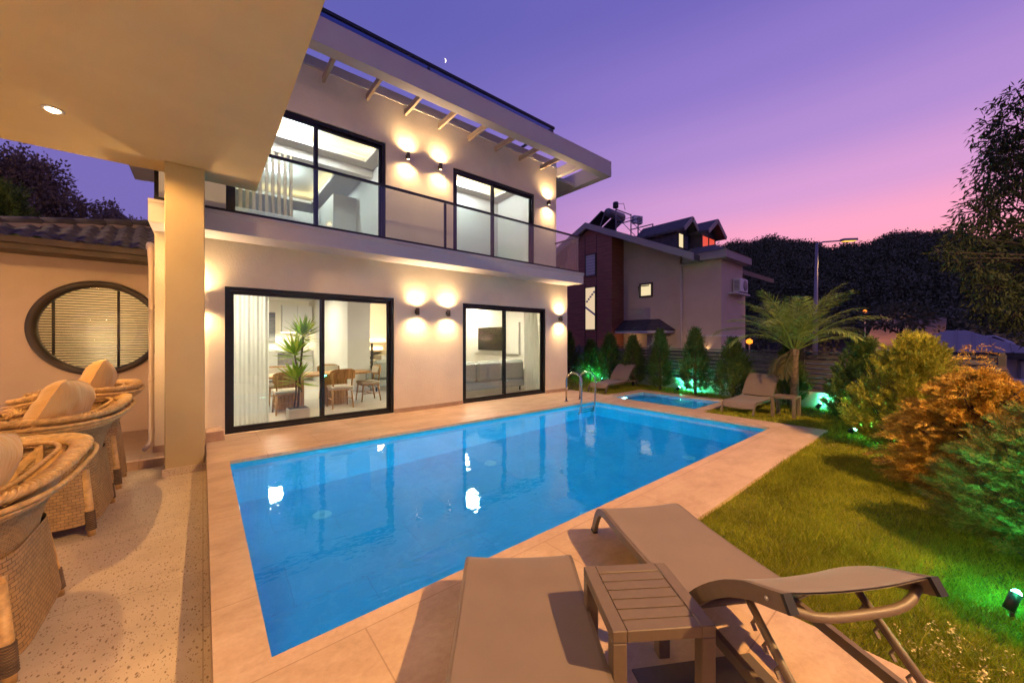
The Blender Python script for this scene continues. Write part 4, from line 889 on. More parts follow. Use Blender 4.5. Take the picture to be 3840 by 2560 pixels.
# moon
mo = MB(); n = 20; mc = Vector((.498, .886, .745))*1500
Rm = 8.0; rr = Vector((.7705, -.6374, 0)); uu = Vector((-.3, -.35, .9)).normalized()
def moon_pt(t_, k, dz): return mc + rr*(Rm*k*math.sin(t_)) + uu*(Rm*math.cos(t_)) + mc.normalized()*dz
for dz in (0, 1.5):
    mo.add([moon_pt(math.pi*q/n, k, dz) for q in range(n+1) for k in (1, .42)], [(2*q, 2*q+1, 2*q+3, 2*q+2) for q in range(n)])
mo.add([moon_pt(math.pi*q/n, 1, dz) for q in range(n+1) for dz in (0, 1.5)], [(2*q, 2*q+1, 2*q+3, 2*q+2) for q in range(n)])
mb_ = mo.build('moon', M['e_moon']); tag(mb_, 'thin bright crescent moon above the villa roof', 'moon')

# ================================================================ GARDEN PLANTS
def green_spot(x, y, z, aim, label, pw=1.0, sp=75, k=1.0, spill=4):
    t = thing('garden_spotlight', label, 'garden light', (x, y, z), 0, 'green garden spotlights')
    a = Vector(aim).normalized(); c = Vector((0, 0, .09))
    b = MB(); b.tube([c-a*.05, c+a*.05], .042*k, 14); b.tube([(0, 0, -.05), (0, 0, .06)], .01, 6); b.build('housing', M['black'], t)
    b = MB(); b.tube([c+a*.0505, c+a*.062, c+a*.072], [.038*k, .032*k, .014*k], 14); b.build('lens', M['e_green'], t)
    l = lamp('SPOT', 'spotlight_beam', c+a*.07, P_GREEN*pw, (.05, 1, .42), None, .03, sp, .6, aim); l.parent = t
    l = lamp('POINT', 'spotlight_spill', c+a*.10, spill, (.05, 1, .42), None, .03); l.parent = t
green_spot(10.72, 8.02, -.03, (.35, .45, .8), 'green spotlight glowing between the two conifers behind the far lounger', 1.4, 150)
green_spot(10.62, 5.28, -.03, (.8, -.5, .8), 'green spotlight shining on the white garden wall between two conifers', 1.1, 150)
green_spot(10.18, 1.98, -.03, (1, -.45, .75), 'green spotlight shining on the garden wall right of the palm', 1.0, 100)
green_spot(7.9, 1.12, -.03, (-.4, -.75, .6), 'green spotlight hidden at the foot of the yellow green hedge shrub', 1.9, 130, .8)
green_spot(3.42, -.17, -.03, (.45, -.25, .7), 'bright green spotlight in the grass at the right edge near the loungers', .30, 120, .55, 12)

def conifer(name, label, x, y, h, r, mat, n, k, L, leafL, lw, tilt=.9, shape=1.0, group=None, droop=0., z0=-.04, seedwob=0, base=.04):
    t = thing(name, label, 'shrub', (x, y, z0), 0, group)
    u = rng.uniform(base, 1, n)**.85; zc = u*h
    prof = (np.sin(np.clip(u, 0, 1)**.55*math.pi)**.8*.55 + (1-u)**.8*.55)*r*shape*np.minimum(1, .5+u*2.2)
    a = rng.uniform(0, 2*math.pi, n); lob = 1 + .16*np.sin(a*3+seedwob+u*7) + .10*np.sin(a*5-u*11+seedwob)
    rad = prof*lob*rng.uniform(.35, .92, n)
    B = np.stack([rad*np.cos(a), rad*np.sin(a), zc*.96], 1)
    D = np.stack([np.cos(a), np.sin(a), tilt*(.6+.9*u)*rng.uniform(.6, 1.4, n)], 1) + rng.normal(size=(n, 3))*.22
    ll = L*(.65+.6*(1-u))*rng.uniform(.6, 1.25, n)
    Ps, Ds, Ns, Ls, Ws = sprays(B, D, ll, k, leafL, lw, droop)
    leaf_mesh('foliage', Ps, Ds, Ns, Ls, Ws, mat, t)
    b = MB(); b.tube([(0, 0, -.05), (.01, .01, h*.5), (0, 0, h*.93)], [.035*h/1.4, .024*h/1.4, .004], 8)
    for i in range(16):
        aa = i*2.4; zz = h*(.08+.75*i/16); rr_ = r*.6*(1-.5*i/16); b.tube([(0, 0, zz), (rr_*math.cos(aa)*.6, rr_*math.sin(aa)*.6, zz+rr_*.45), (rr_*math.cos(aa), rr_*math.sin(aa), zz+rr_*.9)], [.012, .008, .003], 5)
    b.build('trunk', M['bark'], t); return t
G1 = 'conifers planted along the charcoal fence'
for x, y, h, r, lab in ((11.25, 10.05, 1.62, .42, 'dark conifer by the fence half hidden behind the villa corner'), (11.0, 8.75, 1.32, .44, 'small conifer lit green left of the garden spotlight'), (10.85, 7.8, 1.55, .45, 'conifer lit green right of the spotlight behind the far lounger'),
                        (10.62, 6.75, 1.46, .42, 'broad conifer directly behind the raised back of the far lounger'), (10.42, 5.72, 1.62, .30, 'slim tall conifer left of the green lit patch of wall'), (10.2, 4.6, 1.64, .38, 'conifer with a pointed tip right of the green lit patch of wall'),
                        (10.0, 3.6, 1.38, .42, 'bushy conifer left of the palm behind the paddling pool lounger'), (10.35, 2.55, 1.22, .36, 'dark conifer standing directly behind the palm trunk')):
    conifer('conifer_shrub', lab, x, y, h*1.08, r*.92, M['conifer'], 620, 18, .28, .07, .30, 1.5, 1.0, G1, seedwob=x*9)
G2 = 'feathery cypress shrubs in the hedge'
def plume_shrub(label, x, y, h, r, mat, npl, nsub, k, L, up, subL, leafL, lw, droop, wob=0., z0=-.04):
    t = thing('cypress_shrub', label, 'shrub', (x, y, z0), 0, G2)
    u = rng.uniform(.02, 1, npl); a = rng.uniform(0, 2*math.pi, npl); prof = r*(1-u**1.6)**.7*np.minimum(1, .6+u*1.5)*(1+.18*np.sin(3*a+wob))
    ll = L*rng.uniform(.65, 1.25, npl); e = np.arctan(up*(.45+1.1*u)*rng.uniform(.7, 1.3, npl))
    D = np.stack([np.cos(a)*np.cos(e), np.sin(a)*np.cos(e), np.sin(e)], 1) + rng.normal(size=(npl, 3))*.16; D = unit(D)
    tip = np.stack([np.cos(a)*prof, np.sin(a)*prof, u*h], 1); tip[:, 2] = np.maximum(tip[:, 2], .05); B = tip - D*ll[:, None]*.8
    B[:, 2] = np.maximum(B[:, 2], .03)
    Nn = unit(np.cross(D, rand_dirs(npl))); S_ = np.cross(D, Nn)
    tt = np.tile(np.linspace(.08, 1, nsub), (npl, 1)); P0 = B[:, None] + D[:, None]*(tt*ll[:, None])[..., None]; P0[..., 2] -= droop*ll[:, None]*tt**2.2
    sg = np.where(np.arange(nsub) % 2 == 0, 1., -1.)[None, :, None]
    D0 = D[:, None]*.95 + S_[:, None]*sg*.75*(1-.75*tt[..., None]) + rng.normal(size=(npl, nsub, 3))*.16; D0[..., 2] -= droop*tt*1.1
    l0 = subL*(1.1-.55*tt)*rng.uniform(.7, 1.25, (npl, nsub))
    Ps, Ds, Ns, Ls, Ws = sprays(P0.reshape(-1, 3), D0.reshape(-1, 3), l0.reshape(-1), k, leafL, lw, droop*.4, .55, .16)
    leaf_mesh('foliage', Ps, Ds, Ns, Ls, Ws, mat, t)
    b = MB(); b.tube([(0, 0, -.05), (.02, .01, h*.5), (0, 0, h*.8)], [.045, .03, .006], 8)
    for i in range(0, npl, 2): b.tube([(0, 0, max(.02, B[i, 2]*.7)), tuple(B[i]), tuple(B[i]+D[i]*ll[i]*.6)], [.011, .007, .002], 4)
    b.build('trunk', M['bark'], t); return t
plume_shrub('dark green cypress at the far end of the hedge against the fence', 9.2, 1.15, 1.46, .52, M['conifer'], 230, 14, 9, .42, 1.6, .15, .055, .32, 0., 1)
plume_shrub('yellow green cypress in the middle of the hedge left of the orange one', 7.45, .42, 1.50, .64, M['golden'], 400, 16, 10, .50, 1.6, .17, .048, .30, 0., 2)
plume_shrub('green cypress with upright tips behind the yellow green hedge shrub', 8.4, .45, 1.52, .5, M['golden'], 200, 14, 9, .50, 1.9, .16, .052, .30, 0., 5)
plume_shrub('dry orange cypress with a drooping plume on top in the hedge', 5.85, -.10, 1.27, .66, M['rusty'], 480, 18, 11, .48, .60, .15, .040, .30, .32, 3)
plume_shrub('feathery green and rust cypress nearest the loungers in the hedge', 4.5, -.58, 1.20, .68, M['feather'], 520, 18, 12, .48, .85, .15, .032, .28, .14, 4)
plume_shrub('tall olive green cypress behind the orange shrub in the hedge', 5.35, -.85, 1.42, .62, M['golden'], 330, 16, 10, .50, 1.3, .16, .044, .30, .04, 6)
plume_shrub('olive gold cypress at the right edge of the hedge past the bright green spotlight', 3.75, -.92, 1.22, .62, M['feather'], 420, 18, 12, .48, 1.0, .15, .032, .28, .10, 7)
# plume on the orange shrub
pl = [o for o in bpy.data.objects if o.get('label', '').startswith('dry orange')][0]
b_ = []; d_ = []
for i in range(26):
    u = i/26; b_.append((.10+.05*math.sin(u*5)+.22*u, .04*u, 1.02+.46*u)); a = i*2.2; d_.append((math.cos(a)-.3, math.sin(a), .4))
Ps, Ds, Ns, Ls, Ws = sprays(np.array(b_), np.array(d_), .20, 20, .045, .22, .5); leaf_mesh('plume', Ps, Ds, Ns, Ls, Ws, M['rusty'], pl)

# palm
pm = thing('palm_tree', 'young date palm with arching fronds beside the far side table', 'palm', (9.98, 2.36, -.04))
b = MB(); pr = []
for i in range(44):
    z = 1.32*i/43; pr.append((.078 - .010*z + .009*(i % 2) + .016*(i > 38), z))
b.lathe(pr, (0, 0, 0), 16); b.build('trunk', M['palmbark'], pm)
def frond(az, el, L, sag, mat, nleaf=46, ll=.34):
    pts = []; p = Vector((.05*math.cos(az), .05*math.sin(az), 1.30)); e = el; n = 16
    for i in range(n+1):
        pts.append(p.copy()); p = p + Vector((math.cos(az)*math.cos(e), math.sin(az)*math.cos(e), math.sin(e)))*(L/n); e -= sag/n*(.4+1.2*i/n)
    P_ = []; D_ = []; N_ = []; L_ = []
    for q in range(nleaf):
        f = (.16+.84*q/nleaf)*n; i = min(int(f), n-1); c = pts[i].lerp(pts[i+1], f-i); tg = (pts[i+1]-pts[i]).normalized(); sd = tg.cross(Vector((0, 0, 1)));
        sd = sd.normalized() if sd.length > 1e-3 else Vector((1, 0, 0)); up = sd.cross(tg)
        for s in (-1, 1):
            P_.append(c); D_.append(tg*(.75+.3*q/nleaf) + sd*s*.85 + up*(.35-.5*random.random()) + Vector((0, 0, -.18-.3*q/nleaf))); N_.append(up + sd*random.uniform(-.3, .3)); L_.append(ll*(.45+.75*math.sin(math.pi*min(1, .12+.88*q/nleaf)))*random.uniform(.8, 1.1))
    b = MB(); b.tube(pts, [.016-.0135*i/n for i in range(n+1)], 6); fr = b.build('frond', mat, pm)
    leaf_mesh('leaflets', np.array([tuple(v) for v in P_]), np.array([tuple(v) for v in D_]), np.array([tuple(v) for v in N_]), np.array(L_), .018, mat, fr)
for i in range(24):
    az = i*2.39996; el = 1.45 - .92*(i/24); frond(az, el, random.uniform(1.35, 1.65)+.25*(i/24), .85+.75*(i/24), M['palm'])
for az, el, L in ((2.5, -.5, .75), (2.9, -.75, .7), (2.1, -.8, .65)): frond(az, el, L, .9, M['palmdry'], 36, .24)

# grass on the lawn
def blades(n, x0, x1, y0, y1, L, w, keep):
    x = rng.uniform(x0, x1, n); y = rng.uniform(y0, y1, n); kmask = keep(x, y); x, y = x[kmask], y[kmask]; m_ = len(x)
    a = rng.uniform(0, 2*math.pi, m_); ln = rng.normal(.55, .25, m_)
    D = np.stack([np.cos(a)*ln, np.sin(a)*ln, np.ones(m_)], 1); patch = 1+.35*np.sin(x*2.1+1.3*np.sin(y*2.7))*np.sin(y*3.1)
    return np.stack([x, y, np.full(m_, -.036)], 1), D, np.stack([-np.sin(a), np.cos(a), np.zeros(m_)], 1)+rng.normal(size=(m_, 3))*.3, L*patch*rng.uniform(.6, 1.35, m_), w*rng.uniform(.7, 1.3, m_)
edge = lambda x, y: ((x > 2.475) & (y < 1.41)) | ((x > 7.93) & (y < 3.42)) | (x > 9.98) | ((x > 8.35) & (y > 6.1))
sets = [blades(60000, 2.46, 4.3, -.9, 1.42, .042, .0045, edge), blades(52000, 4.3, 6.6, -.6, 1.42, .048, .006, edge), blades(26000, 6.6, 9.0, -.1, 3.4, .055, .009, edge), blades(15000, 9.0, 11.5, .6, 7, .06, .012, edge), blades(16000, 8.3, 12.4, 6.0, 12, .06, .013, edge)]
o = leaf_mesh('grass', *[np.concatenate([s_[i] for s_ in sets]) for i in range(5)], M['grass'], None, .3); tag(o, kind='stuff')
# flowering weeds
def weed(x, y, h, label):
    t = thing('flowering_weed', label, 'weed', (x, y, -.035), random.uniform(0, 6), 'cream flowered weeds at the lawn edge')
    b = MB(); P_ = []; tips = []
    for i in range(6):
        a = random.uniform(0, 6.28); l = random.uniform(.5, 1)*h; p1 = (math.cos(a)*.05*i/3, math.sin(a)*.05*i/3, l*.6); p2 = (math.cos(a)*.10, math.sin(a)*.10, l); b.tube([(0, 0, 0), p1, p2], [.002, .0016, .001], 4); tips.append(p2)
    b.build('stem', M['grass'], t)
    pts = np.concatenate([np.array(p) + rng.normal(size=(9, 3))*np.array([.010, .010, .012]) for p in tips]); leaf_mesh('blossom', pts, rand_dirs(len(pts)), rand_dirs(len(pts)), .011, .009, M['petal'], t)
for x, y, h, l in ((2.62, .14, .17, 'tallest cream flowered weed beside the deck corner'), (2.58, .04, .11, 'low cream flowered weed nearest the deck edge'), (2.86, -.06, .12, 'cream flowered weed between the deck corner and the bright green spotlight'), (2.72, -.03, .10, 'short cream flowered weed at the bottom of the lawn')): weed(x, y, h, l)

# trees
def broad_tree(name, label, x, y, z0, blobs, mat, leafL, leafW, n_per, trunk_top, group=None, droop=0., trunk_r=.16):
    t = thing(name, label, 'tree', (x, y, z0), 0, group)
    Pp, Dd = [], []
    b = MB(); b.tube([(0, 0, 0), (.05, .05, trunk_top*.5), (0, 0, trunk_top)], [trunk_r, trunk_r*.8, trunk_r*.55], 9)
    for i, (cx, cy_, cz, r) in enumerate(blobs):
        n = int(n_per*r*r); dd = rand_dirs(n); lump = 1 + .22*np.sin(dd[:, :1]*6+i) + .18*np.sin(dd[:, 1:2]*7-i)
        pp = np.array([cx, cy_, cz]) + dd*r*lump*(rng.uniform(.25, 1, (n, 1))**.55)
        hole = (np.sin(pp[:, 0]*3.1/r+i)+np.sin(pp[:, 1]*3.7/r)+np.sin(pp[:, 2]*4.1/r-i)) > -1.1; pp, dd = pp[hole], dd[hole]
        v = dd*.7 + rng.normal(size=pp.shape)*.6; v[:, 2] -= droop; Pp.append(pp); Dd.append(v)
        mid = (cx*.45, cy_*.45, trunk_top*.55+cz*.45); b.tube([(0, 0, trunk_top*.85), mid, (cx, cy_, cz)], [trunk_r*.3, trunk_r*.14, .01], 6)
        for k in range(5):
            e = rand_dirs(1)[0]*r*.8; b.tube([(cx, cy_, cz), (cx+e[0], cy_+e[1], cz+e[2])], [.016, .005], 5)
    b.build('trunk', M['pinebark'], t); Pp = np.concatenate(Pp); Dd = np.concatenate(Dd)
    leaf_mesh('crown', Pp, Dd, rand_dirs(len(Pp)), leafL*rng.uniform(.6, 1.3, len(Pp)), leafW, mat, t); return t
G3 = 'trees behind the annex roof'
broad_tree('oak_tree', 'large round brown green tree left behind the annex roof', -5.7, 24.3, -2, [(0, 0, 9.3, 1.55), (-1.3, -.6, 8.9, 1.3), (.9, -.4, 8.2, 1.2), (.2, .3, 10.2, 1.0), (-.6, 0, 10.0, 1.1), (1.2, .2, 7.5, 1.1)], M['oaktree'], .15, .08, 2600, 7, G3)
broad_tree('oak_tree', 'lower brown green tree in the middle behind the annex roof', -3.3, 23.2, -2, [(0, 0, 8.2, 1.0), (.8, .2, 7.9, .85), (-.8, 0, 8.6, .9), (1.5, .2, 7.6, .8)], M['oaktree'], .14, .075, 2600, 6, G3)
broad_tree('oak_tree', 'smallest brown green tree nearest the villa behind the annex roof', -1.35, 23.0, -2, [(0, 0, 7.7, .8), (.7, 0, 7.5, .7), (-.6, .1, 7.9, .75)], M['oaktree'], .13, .07, 2600, 6, G3)
conifer('conifer_tree', 'green conifer tip at the left edge above the annex roof', -4.2, 16.8, 7.1, .9, M['conifer'], 1500, 18, .8, .17, .3, 1.1, 1.2, seedwob=2, z0=-1.5)
broad_tree('eucalyptus_tree', 'tall dark tree with drooping leaves rising beyond the hedge at the right', 12.6, -1.9, -1.5,
    [(-1.55, 1.33, 6.75, 0.42), (-1.8, 1.45, 5.86, 0.50), (-1.02, 1.28, 5.4, 0.64), (-2.3, 1.75, 5.22, 0.28), (-2.7, 1.92, 4.74, 0.26), (-1.82, 1.55, 4.72, 0.52), (-.79, 1.21, 4.45, .73), (-2.45, 1.74, 4.3, .36), (-3.05, 1.99, 4.33, .20), (-2.1, 1.56, 3.85, .34), (-.8, 1.2, 3.63, .6), (-1.46, 1.25, 7.25, .29), (-3.3, 2.15, 4.42, .13), (-1.18, 1.4, 6.44, .40), (-.45, 1.19, 6.34, .59), (-1.55, 1.32, 3.45, .26), (-.32, .82, 6.9, .9), (.1, .74, 5.33, 1.01), (.1, .74, 3.82, .92)], M['tree'], .115, .030, 3700, 4.4, droop=.75)

# ================================================================ LOUNGERS AND TABLES
def sling(fn, nu, nv, th=.006):
    b = MB(); b.grid(lambda u, v: fn(u, v, 0), nu, nv); b.grid(lambda u, v: fn(u, v, -th), nu, nv); return b
def make_lounger(ang):
    t = thing('sun_lounger', 'x', 'sun lounger', group='taupe sling sun loungers around the pools')
    hw = .29
    prof = [(-.10, .012), (-.065, .09), (-.02, .175), (.035, .225), (.12, .245), (.35, .238), (.7, .243), (1.04, .262)]
    def at(s):
        f = s*(len(prof)-1); i = min(int(f), len(prof)-2); k = f-i; p0 = prof[max(i-1, 0)]; p1 = prof[i]; p2 = prof[i+1]; p3 = prof[min(i+2, len(prof)-1)]
        return tuple(.5*((2*p1[q])+(-p0[q]+p2[q])*k+(2*p0[q]-5*p1[q]+4*p2[q]-p3[q])*k*k+(-p0[q]+3*p1[q]-3*p2[q]+p3[q])*k**3) for q in (0, 1))
    for s in (-1, 1):
        b = MB(); P_ = [at(k/24) for k in range(25)]
        for k in range(24): b.bar((P_[k][0], s*hw, P_[k][1]-.012), (P_[k+1][0], s*hw, P_[k+1][1]-.012), .028, .05, (0, 0, 1) if k > 6 else (-.5, 0, .6))
        b.bar((1.03, s*(hw-.035), .235), (1.80, s*(hw-.035), .225), .026, .045)
        b.build('side_rail', M['taupe'], t)
        b = MB(); b.tube([(1.62, s*(hw-.035), .22), (1.74, s*(hw-.02), .0)], [.022, .017], 10); b.build('leg', M['taupe'], t)
        b = MB(); b.bar((-.098, s*hw, .0), (-.092, s*hw, .022), .034, .054, (1, 0, 0)); b.build('foot_cap', M['black'], t)
    b = MB()
    for x, z in ((.06, .205), (.55, .215), (1.02, .235), (1.55, .215)): b.tube([(x, -hw+.01, z), (x, hw-.01, z)], .014, 8)
    b.build('cross_bar', M['taupe'], t)
    sling(lambda u, v, o: (at(.20+.80*u)[0], (v-.5)*2*(hw-.004), at(.20+.80*u)[1]+.016+o-.012*(1-(2*v-1)**2)), 40, 9).build('seat_sling', M['mesh'], t)
    # raised backrest
    ca, sa = math.cos(ang), math.sin(ang)
    def bp(s, y, up=0):   # s = distance from the hinge along the back
        arch = .045*math.sin(math.pi*min(1, s/.66)) - .02*max(0, s-.5)/.2
        return (1.065 + s*ca - (arch+up)*sa*1.0, y, .268 + s*sa + (arch+up)*ca)
    br_ = None
    for s in (-1, 1):
        b = MB()
        for k in range(12): b.bar(bp(.67*k/12, s*hw, -.018), bp(.67*(k+1)/12+.003, s*hw, -.018), .024, .058, (-sa, 0, ca))
        o = b.build('back_rail', M['taupe'], t)
        b = MB(); b.bar(bp(.670, s*hw, -.018), bp(.684, s*hw, -.018), .031, .058, (-sa, 0, ca)); b.build('end_cap', M['black'], o)
        b = MB()
        for q in (.10, .60): b.lathe([(.008, s*.0141), (.007, s*.018)], (bp(q, 0, -.018)[0], s*hw, bp(q, 0, -.018)[2]), 10, 'y')
        b.build('screw', M['screw'], o)
    sling(lambda u, v, o: (lambda p: (p[0], p[1], p[2]))(bp(.02+.655*u, (v-.5)*2*(hw-.004), .012+o-.014*(1-(2*v-1)**2))), 24, 9).build('back_sling', M['mesh'], t)
    b = MB(); b.tube([bp(.62, hw*(2*k/12-1)*.95, -.03-.055*(1-(2*k/12-1)**4)) for k in range(13)], .0155, 10); b.build('head_bar', M['taupe'], t)
    b = MB(); b.tube([bp(.05, -hw+.01, -.03), bp(.05, hw-.01, -.03)], .016, 8); b.build('cross_bar', M['taupe'], t)
    # notched props under the back
    for s in (-1, 1):
        top = Vector(bp(.40, s*(hw-.05), -.035)); bot = Vector((1.72, s*(hw-.05), .235)); dv = bot-top; dn = dv.normalized(); nv = Vector((-dn.z, 0, dn.x));
        b = MB(); b.tube([top, bot], .0135, 10)
        pl_ = []
        for k in range(5):
            c = top + dv*(.22+.155*k) - nv*.0135*(1 if nv.z > 0 else -1); sg = -1 if nv.z > 0 else 1
            e = c + nv*sg*.032; b.bar(c - dn*.016, e - dn*.010, .006, .014, (0, 1, 0)); b.bar(e - dn*.012, e + dn*.014 + nv*sg*.006, .006, .013, (0, 1, 0)); b.bar(c - dn*.02, c + dn*.06, .006, .016, (0, 1, 0))
        b.build('notched_prop', M['taupe'], t)
    return t
LL = math.atan2(-.856, -.517)
near = make_lounger(R(37)); near.location = (2.545, 1.60, 0); near.rotation_euler = (0, 0, LL); near['label'] = 'taupe sun lounger with raised back beside the lawn edge, foot end towards the pool'
dup(near, (1.435, 1.675, 0), math.atan2(-.79, -.615), 'taupe sun lounger left of the near slatted table, only its flat seat showing')
far = make_lounger(R(44)); far.location = (8.40, 2.92, -.03); far.rotation_euler = (0, 0, 0); far['label'] = 'pale sun lounger on the grass between the paddling pool and the far side table'
dup(far, (8.78, 6.70, -.03), R(3), 'pale sun lounger on the grass behind the pool ladder by the fence')
def make_table(h, a, sl=True):
    t = thing('side_table', 'x', 'side table', group='small slatted side tables')
    w = a/2; fwd = .055
    b = MB(); b.rbox(-w, w, -w, -w+fwd, h-.045, h, .003); b.rbox(-w, w, w-fwd, w, h-.045, h, .003); b.rbox(-w, -w+fwd, -w+fwd+.0005, w-fwd-.0005, h-.045, h, .003); b.rbox(w-fwd, w, -w+fwd+.0005, w-fwd-.0005, h-.045, h, .003); b.build('frame', M['taupe'], t)
    n = 5; L0, L1 = -w+fwd+.003, w-fwd-.003; st_ = (L1-L0)/n
    b = MB()
    for i in range(n): b.rbox(L0+i*st_+.003, L0+(i+1)*st_-.004, L0, L1, h-.016, h-.002, .0008)
    b.build('slatted_top', M['taupe'], t)
    for sx in (-1, 1):
        for sy in (-1, 1):
            b = MB(); b.rbox(min(sx*w, sx*(w-.055)), max(sx*w, sx*(w-.055)), min(sy*w, sy*(w-.055)), max(sy*w, sy*(w-.055)), 0, h-.0455, .004); b.build('leg', M['taupe'], t)
    return t
tb = make_table(.42, .40); tb.location = (1.443, .873, 0); tb.rotation_euler = (0, 0, math.atan2(.315, .221)); tb['label'] = 'taupe slatted side table between the two near sun loungers'
dup(tb, (8.80, 2.22, -.03), 0, 'taupe slatted side table on the grass in front of the palm')
# hatch, slot drain
ht = thing('access_hatch', 'dark stone access hatch set into the deck under the near side table', 'hatch', (1.6, .55, 0), math.atan2(-.856, -.517)); 
b = MB(); b.rbox(-.30, .30, -.30, .30, -.03, .006, .004); b.build('cover', M['darkstone'], ht)
b = MB(); b.rbox(-.02, .28, -.02, .28, .0065, .012, .004); b.build('inner_cover', M['darkstone'], ht)
sd_ = MB(); sd_.rbox(-.10, .10, -.016, .016, .0005, .014, .006); o = sd_.build('floor_slot', M['black'], None); o.location = (1.905, .42, 0); o.rotation_euler = (0, 0, R(-33)); tag(o, 'narrow black slot set in the deck under the raised lounger back', 'drain slot')
# pool ladder
la = thing('pool_ladder', 'stainless steel pool ladder with two hooped handrails at the far corner of the pool', 'ladder', (7.0, 5.9, 0))
for x in (6.72, 7.22):
    b = MB(); pts = [(x, 6.08, 0), (x, 6.08, .50)] + [(x, 5.84+.24*math.cos(a), .50+.20*math.sin(a)) for a in [math.pi*k/10 for k in range(1, 10)]] + [(x, 5.60, .48), (x, 5.62, .0), (x, 5.68, -.9)]
    b.tube(pts, .0215, 12); o = b.build('handrail', M['steel'], la, True)
    b = MB(); b.lathe([(.05, .001), (.05, .012), (.025, .02)], (x, 6.08, 0), 16); b.build('base_flange', M['steel'], o, True)
for z in (-.22, -.47, -.72): b = MB(); b.rbox(6.73, 7.21, 5.60, 5.68, z-.012, z+.012, .004); b.build('step', M['steel'], la, True)

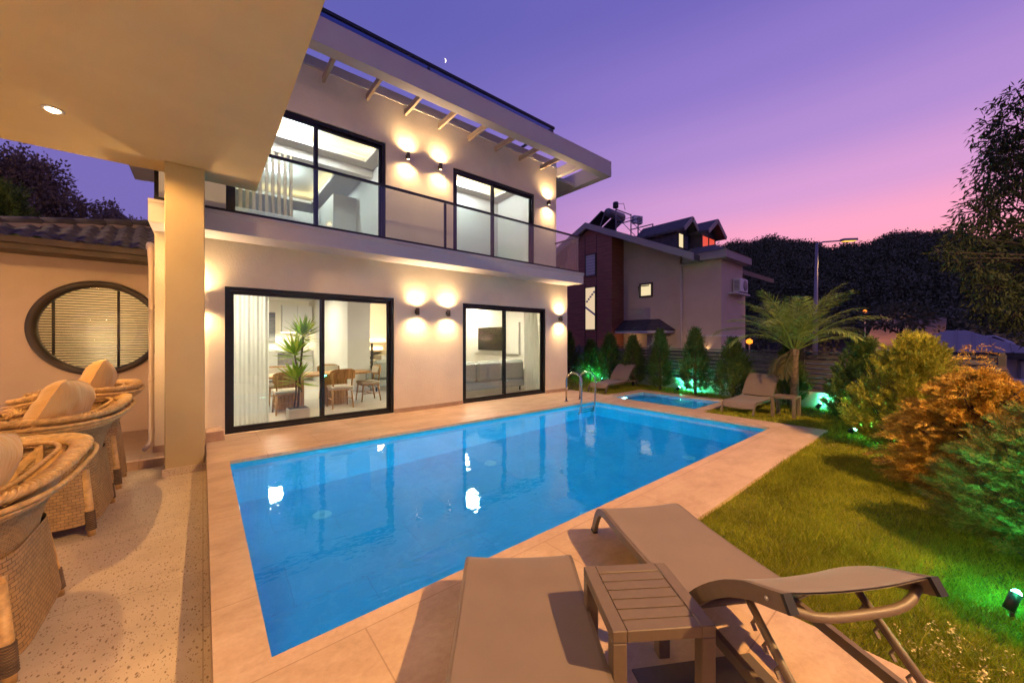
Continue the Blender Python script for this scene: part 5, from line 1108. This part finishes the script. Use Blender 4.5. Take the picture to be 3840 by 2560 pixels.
# ================================================================ WICKER CHAIRS
def sup(a, hx, hy, p=2.6):
    c, s_ = math.cos(a), math.sin(a); k = (abs(c)**p + abs(s_)**p)**(-1/p); return (hx*c*k, hy*s_*k)
def make_wicker():
    t = thing('wicker_armchair', 'x', 'armchair', group='wicker armchairs on the terrace')
    A0 = R(150); zr = .985
    def sh_(u, v, off=0):   # u along the U from arm to arm round the back, v from waist to rim
        a = -A0 + 2*A0*u; f = v**1.5; hx = .28+.15*f+off; hy = .38+.42*f+off
        x, y = sup(a, hx, hy, 3.4); dip = 0 if x > -.1 else .25*(-x-.1)
        return (x+.0, y, .58 + (zr-.58)*v - dip*v)
    def with_uv(b, name, mat, nu, nv, su, sv, par):
        o = b.build(name, mat, par); me = o.data; uvl = me.uv_layers.new(name='UVMap')
        per = nu*nv
        for l in me.loops:
            k = l.vertex_index % per; uvl.data[l.index].uv = ((k % nu)/(nu-1)*su, (k//nu)/(nv-1)*sv)
        return o
    b = MB(); b.grid(lambda u, v: sh_(u, v*.86, .012), 60, 14); b.grid(lambda u, v: sh_(u, v*.86, .004), 60, 14); with_uv(b, 'woven_shell', M['woven'], 60, 14, 3.4, .6, t)
    # open lattice of flat canes inside the shell
    b = MB()
    for sgn in (-1, 1):
        for k in range(17):
            u0 = k/16; pts = []
            for q in range(9):
                v = q/8; u = u0 + sgn*.075*(v-.5)
                if 0 <= u <= 1: pts.append(Vector(sh_(u, .25+.70*v, -.012-.006*(sgn > 0))))
            for p0, p1 in zip(pts[:-1], pts[1:]):
                nrm_ = Vector((p0.x, p0.y, 0)).normalized(); b.bar(p0, p1, .046, .005, nrm_)
    b.build('lattice', M['cane'], t)
    # braided rim: four strands twisting round the rim curve, plus wraps
    def rimpt(u):
        return Vector(sh_(u, 1.0))
    for k in range(8):
        pts = []; n = 230
        for i in range(n+1):
            u = i/n; p = rimpt(u); tn = (rimpt(min(1, u+.005))-rimpt(max(0, u-.005))).normalized(); sd = tn.cross(Vector((0, 0, 1))).normalized(); up = sd.cross(tn)
            ph = 2*math.pi*(k/8) + u*2*math.pi*17; pts.append(p + sd*(.047*math.cos(ph)) + up*(.024*math.sin(ph*1.0+.6) + .004))
        b = MB(); b.tube(pts, .0135, 6); b.build('rim_strand', M['cane'], t)
    for k, (o1, o2) in enumerate(((.070, -.030), (.046, -.058), (.018, -.080), (-.10, .004))):
        pts = []
        for i in range(61):
            u = i/60; p = rimpt(u); tn = (rimpt(min(1, u+.01))-rimpt(max(0, u-.01))).normalized(); sd = tn.cross(Vector((0, 0, 1))).normalized(); pts.append(p + sd*o1 + Vector((0, 0, o2)))
        b = MB(); b.tube(pts, .0135, 7); b.build('rim_binding', M['cane'], t)
    # seat box and skirt
    def box_(u, v, off=0):
        a = -math.pi + 2*math.pi*u; f = 1-v; x, y = sup(a, .30+.055*f+off, .385+.06*f+off, 6); return (x, y, .10+.50*v)
    b = MB(); b.grid(lambda u, v: box_(u, v), 72, 10); with_uv(b, 'skirt', M['woven'], 72, 10, 2.8, .50, t)
    b = MB(); b.rbox(-.29, .29, -.37, .37, .46, .52, .01); b.build('seat_base', M['cane'], t)
    for sx in (-1, 1):
        for sy in (-1, 1):
            b = MB(); b.tube([(sx*.26, sy*.345, .50), (sx*.305, sy*.40, .13), (sx*.318, sy*.420, .0)], [.030, .030, .025], 12); lg = b.build('leg', M['cane'], t)
            b = MB()
            for q in range(11):
                z = .055+.0135*q; f = z/.13; b.tube([(sx*(.318-.013*f)+.030*math.cos(a), sy*(.420-.020*f)+.030*math.sin(a), z) for a in [2*math.pi*j/14 for j in range(14)]], .0068, 5, True)
            b.build('leg_wrap', M['bark'], lg)
    # cushions
    def pillow(cx, cyy, cz, hx, hy, hz, tilt, roll, seed):
        b = MB()
        def side(sg):
            def fn(u, v):
                p, q = 2*u-1, 2*v-1; yy = hy*p*(1-.05*(1-q*q)-.13*q*q*p*p); zz = hz*q*(1-.05*(1-p*p)-.13*q*q*p*p)
                th = max(0, (1-p**4)*(1-q**4))**.5*(1-.25*(p*p+q*q)*.5)
                r_ = math.hypot(p, q); an_ = math.atan2(q, p); wr = .10*math.sin(an_*9+seed*2+3*math.sin(an_*2))*min(1, r_*1.1)**2 + .10*math.sin(p*5+q*7+seed)*math.sin(q*4-seed)
                x = sg*hx*th**1.15*(1+.55*wr)
                X_, Z_ = x*math.cos(tilt) + zz*math.sin(tilt), -x*math.sin(tilt) + zz*math.cos(tilt)
                return (cx + X_, cyy + yy*math.cos(roll) + Z_*math.sin(roll), cz - yy*math.sin(roll) + Z_*math.cos(roll))
            return fn
        b.grid(side(1), 40, 40); b.grid(side(-1), 40, 40)
        ring = [side(1)(.5+.5*max(-1, min(1, 1.35*math.cos(k*math.pi/40))), .5+.5*max(-1, min(1, 1.35*math.sin(k*math.pi/40)))) for k in range(80)]
        b.tube(ring, .006, 5, True); return b
    pillow(.12, -.38, .98, .125, .48, .30, .42, .14, 1).build('back_pillow', M['cushion'], t)
    pillow(-.04, 0, .585, .085, .36, .30, math.pi/2, 0, 2).build('seat_pad', M['cushion'], t)
    return t
wc = make_wicker(); wc.location = (-1.06, 3.45, -.22); wc['label'] = 'nearest wicker armchair on the terrace, woven back towards the pool'
dup(wc, (-1.06, 5.29, -.22), R(-1), 'middle wicker armchair with a large tan pillow rising over its rim', (1, 1, 1.09))
dup(wc, (-1.07, 6.42, -.22), R(2), 'wicker armchair nearest the side passage, tan pillow in front of the round window', (1, .62, 1.17))
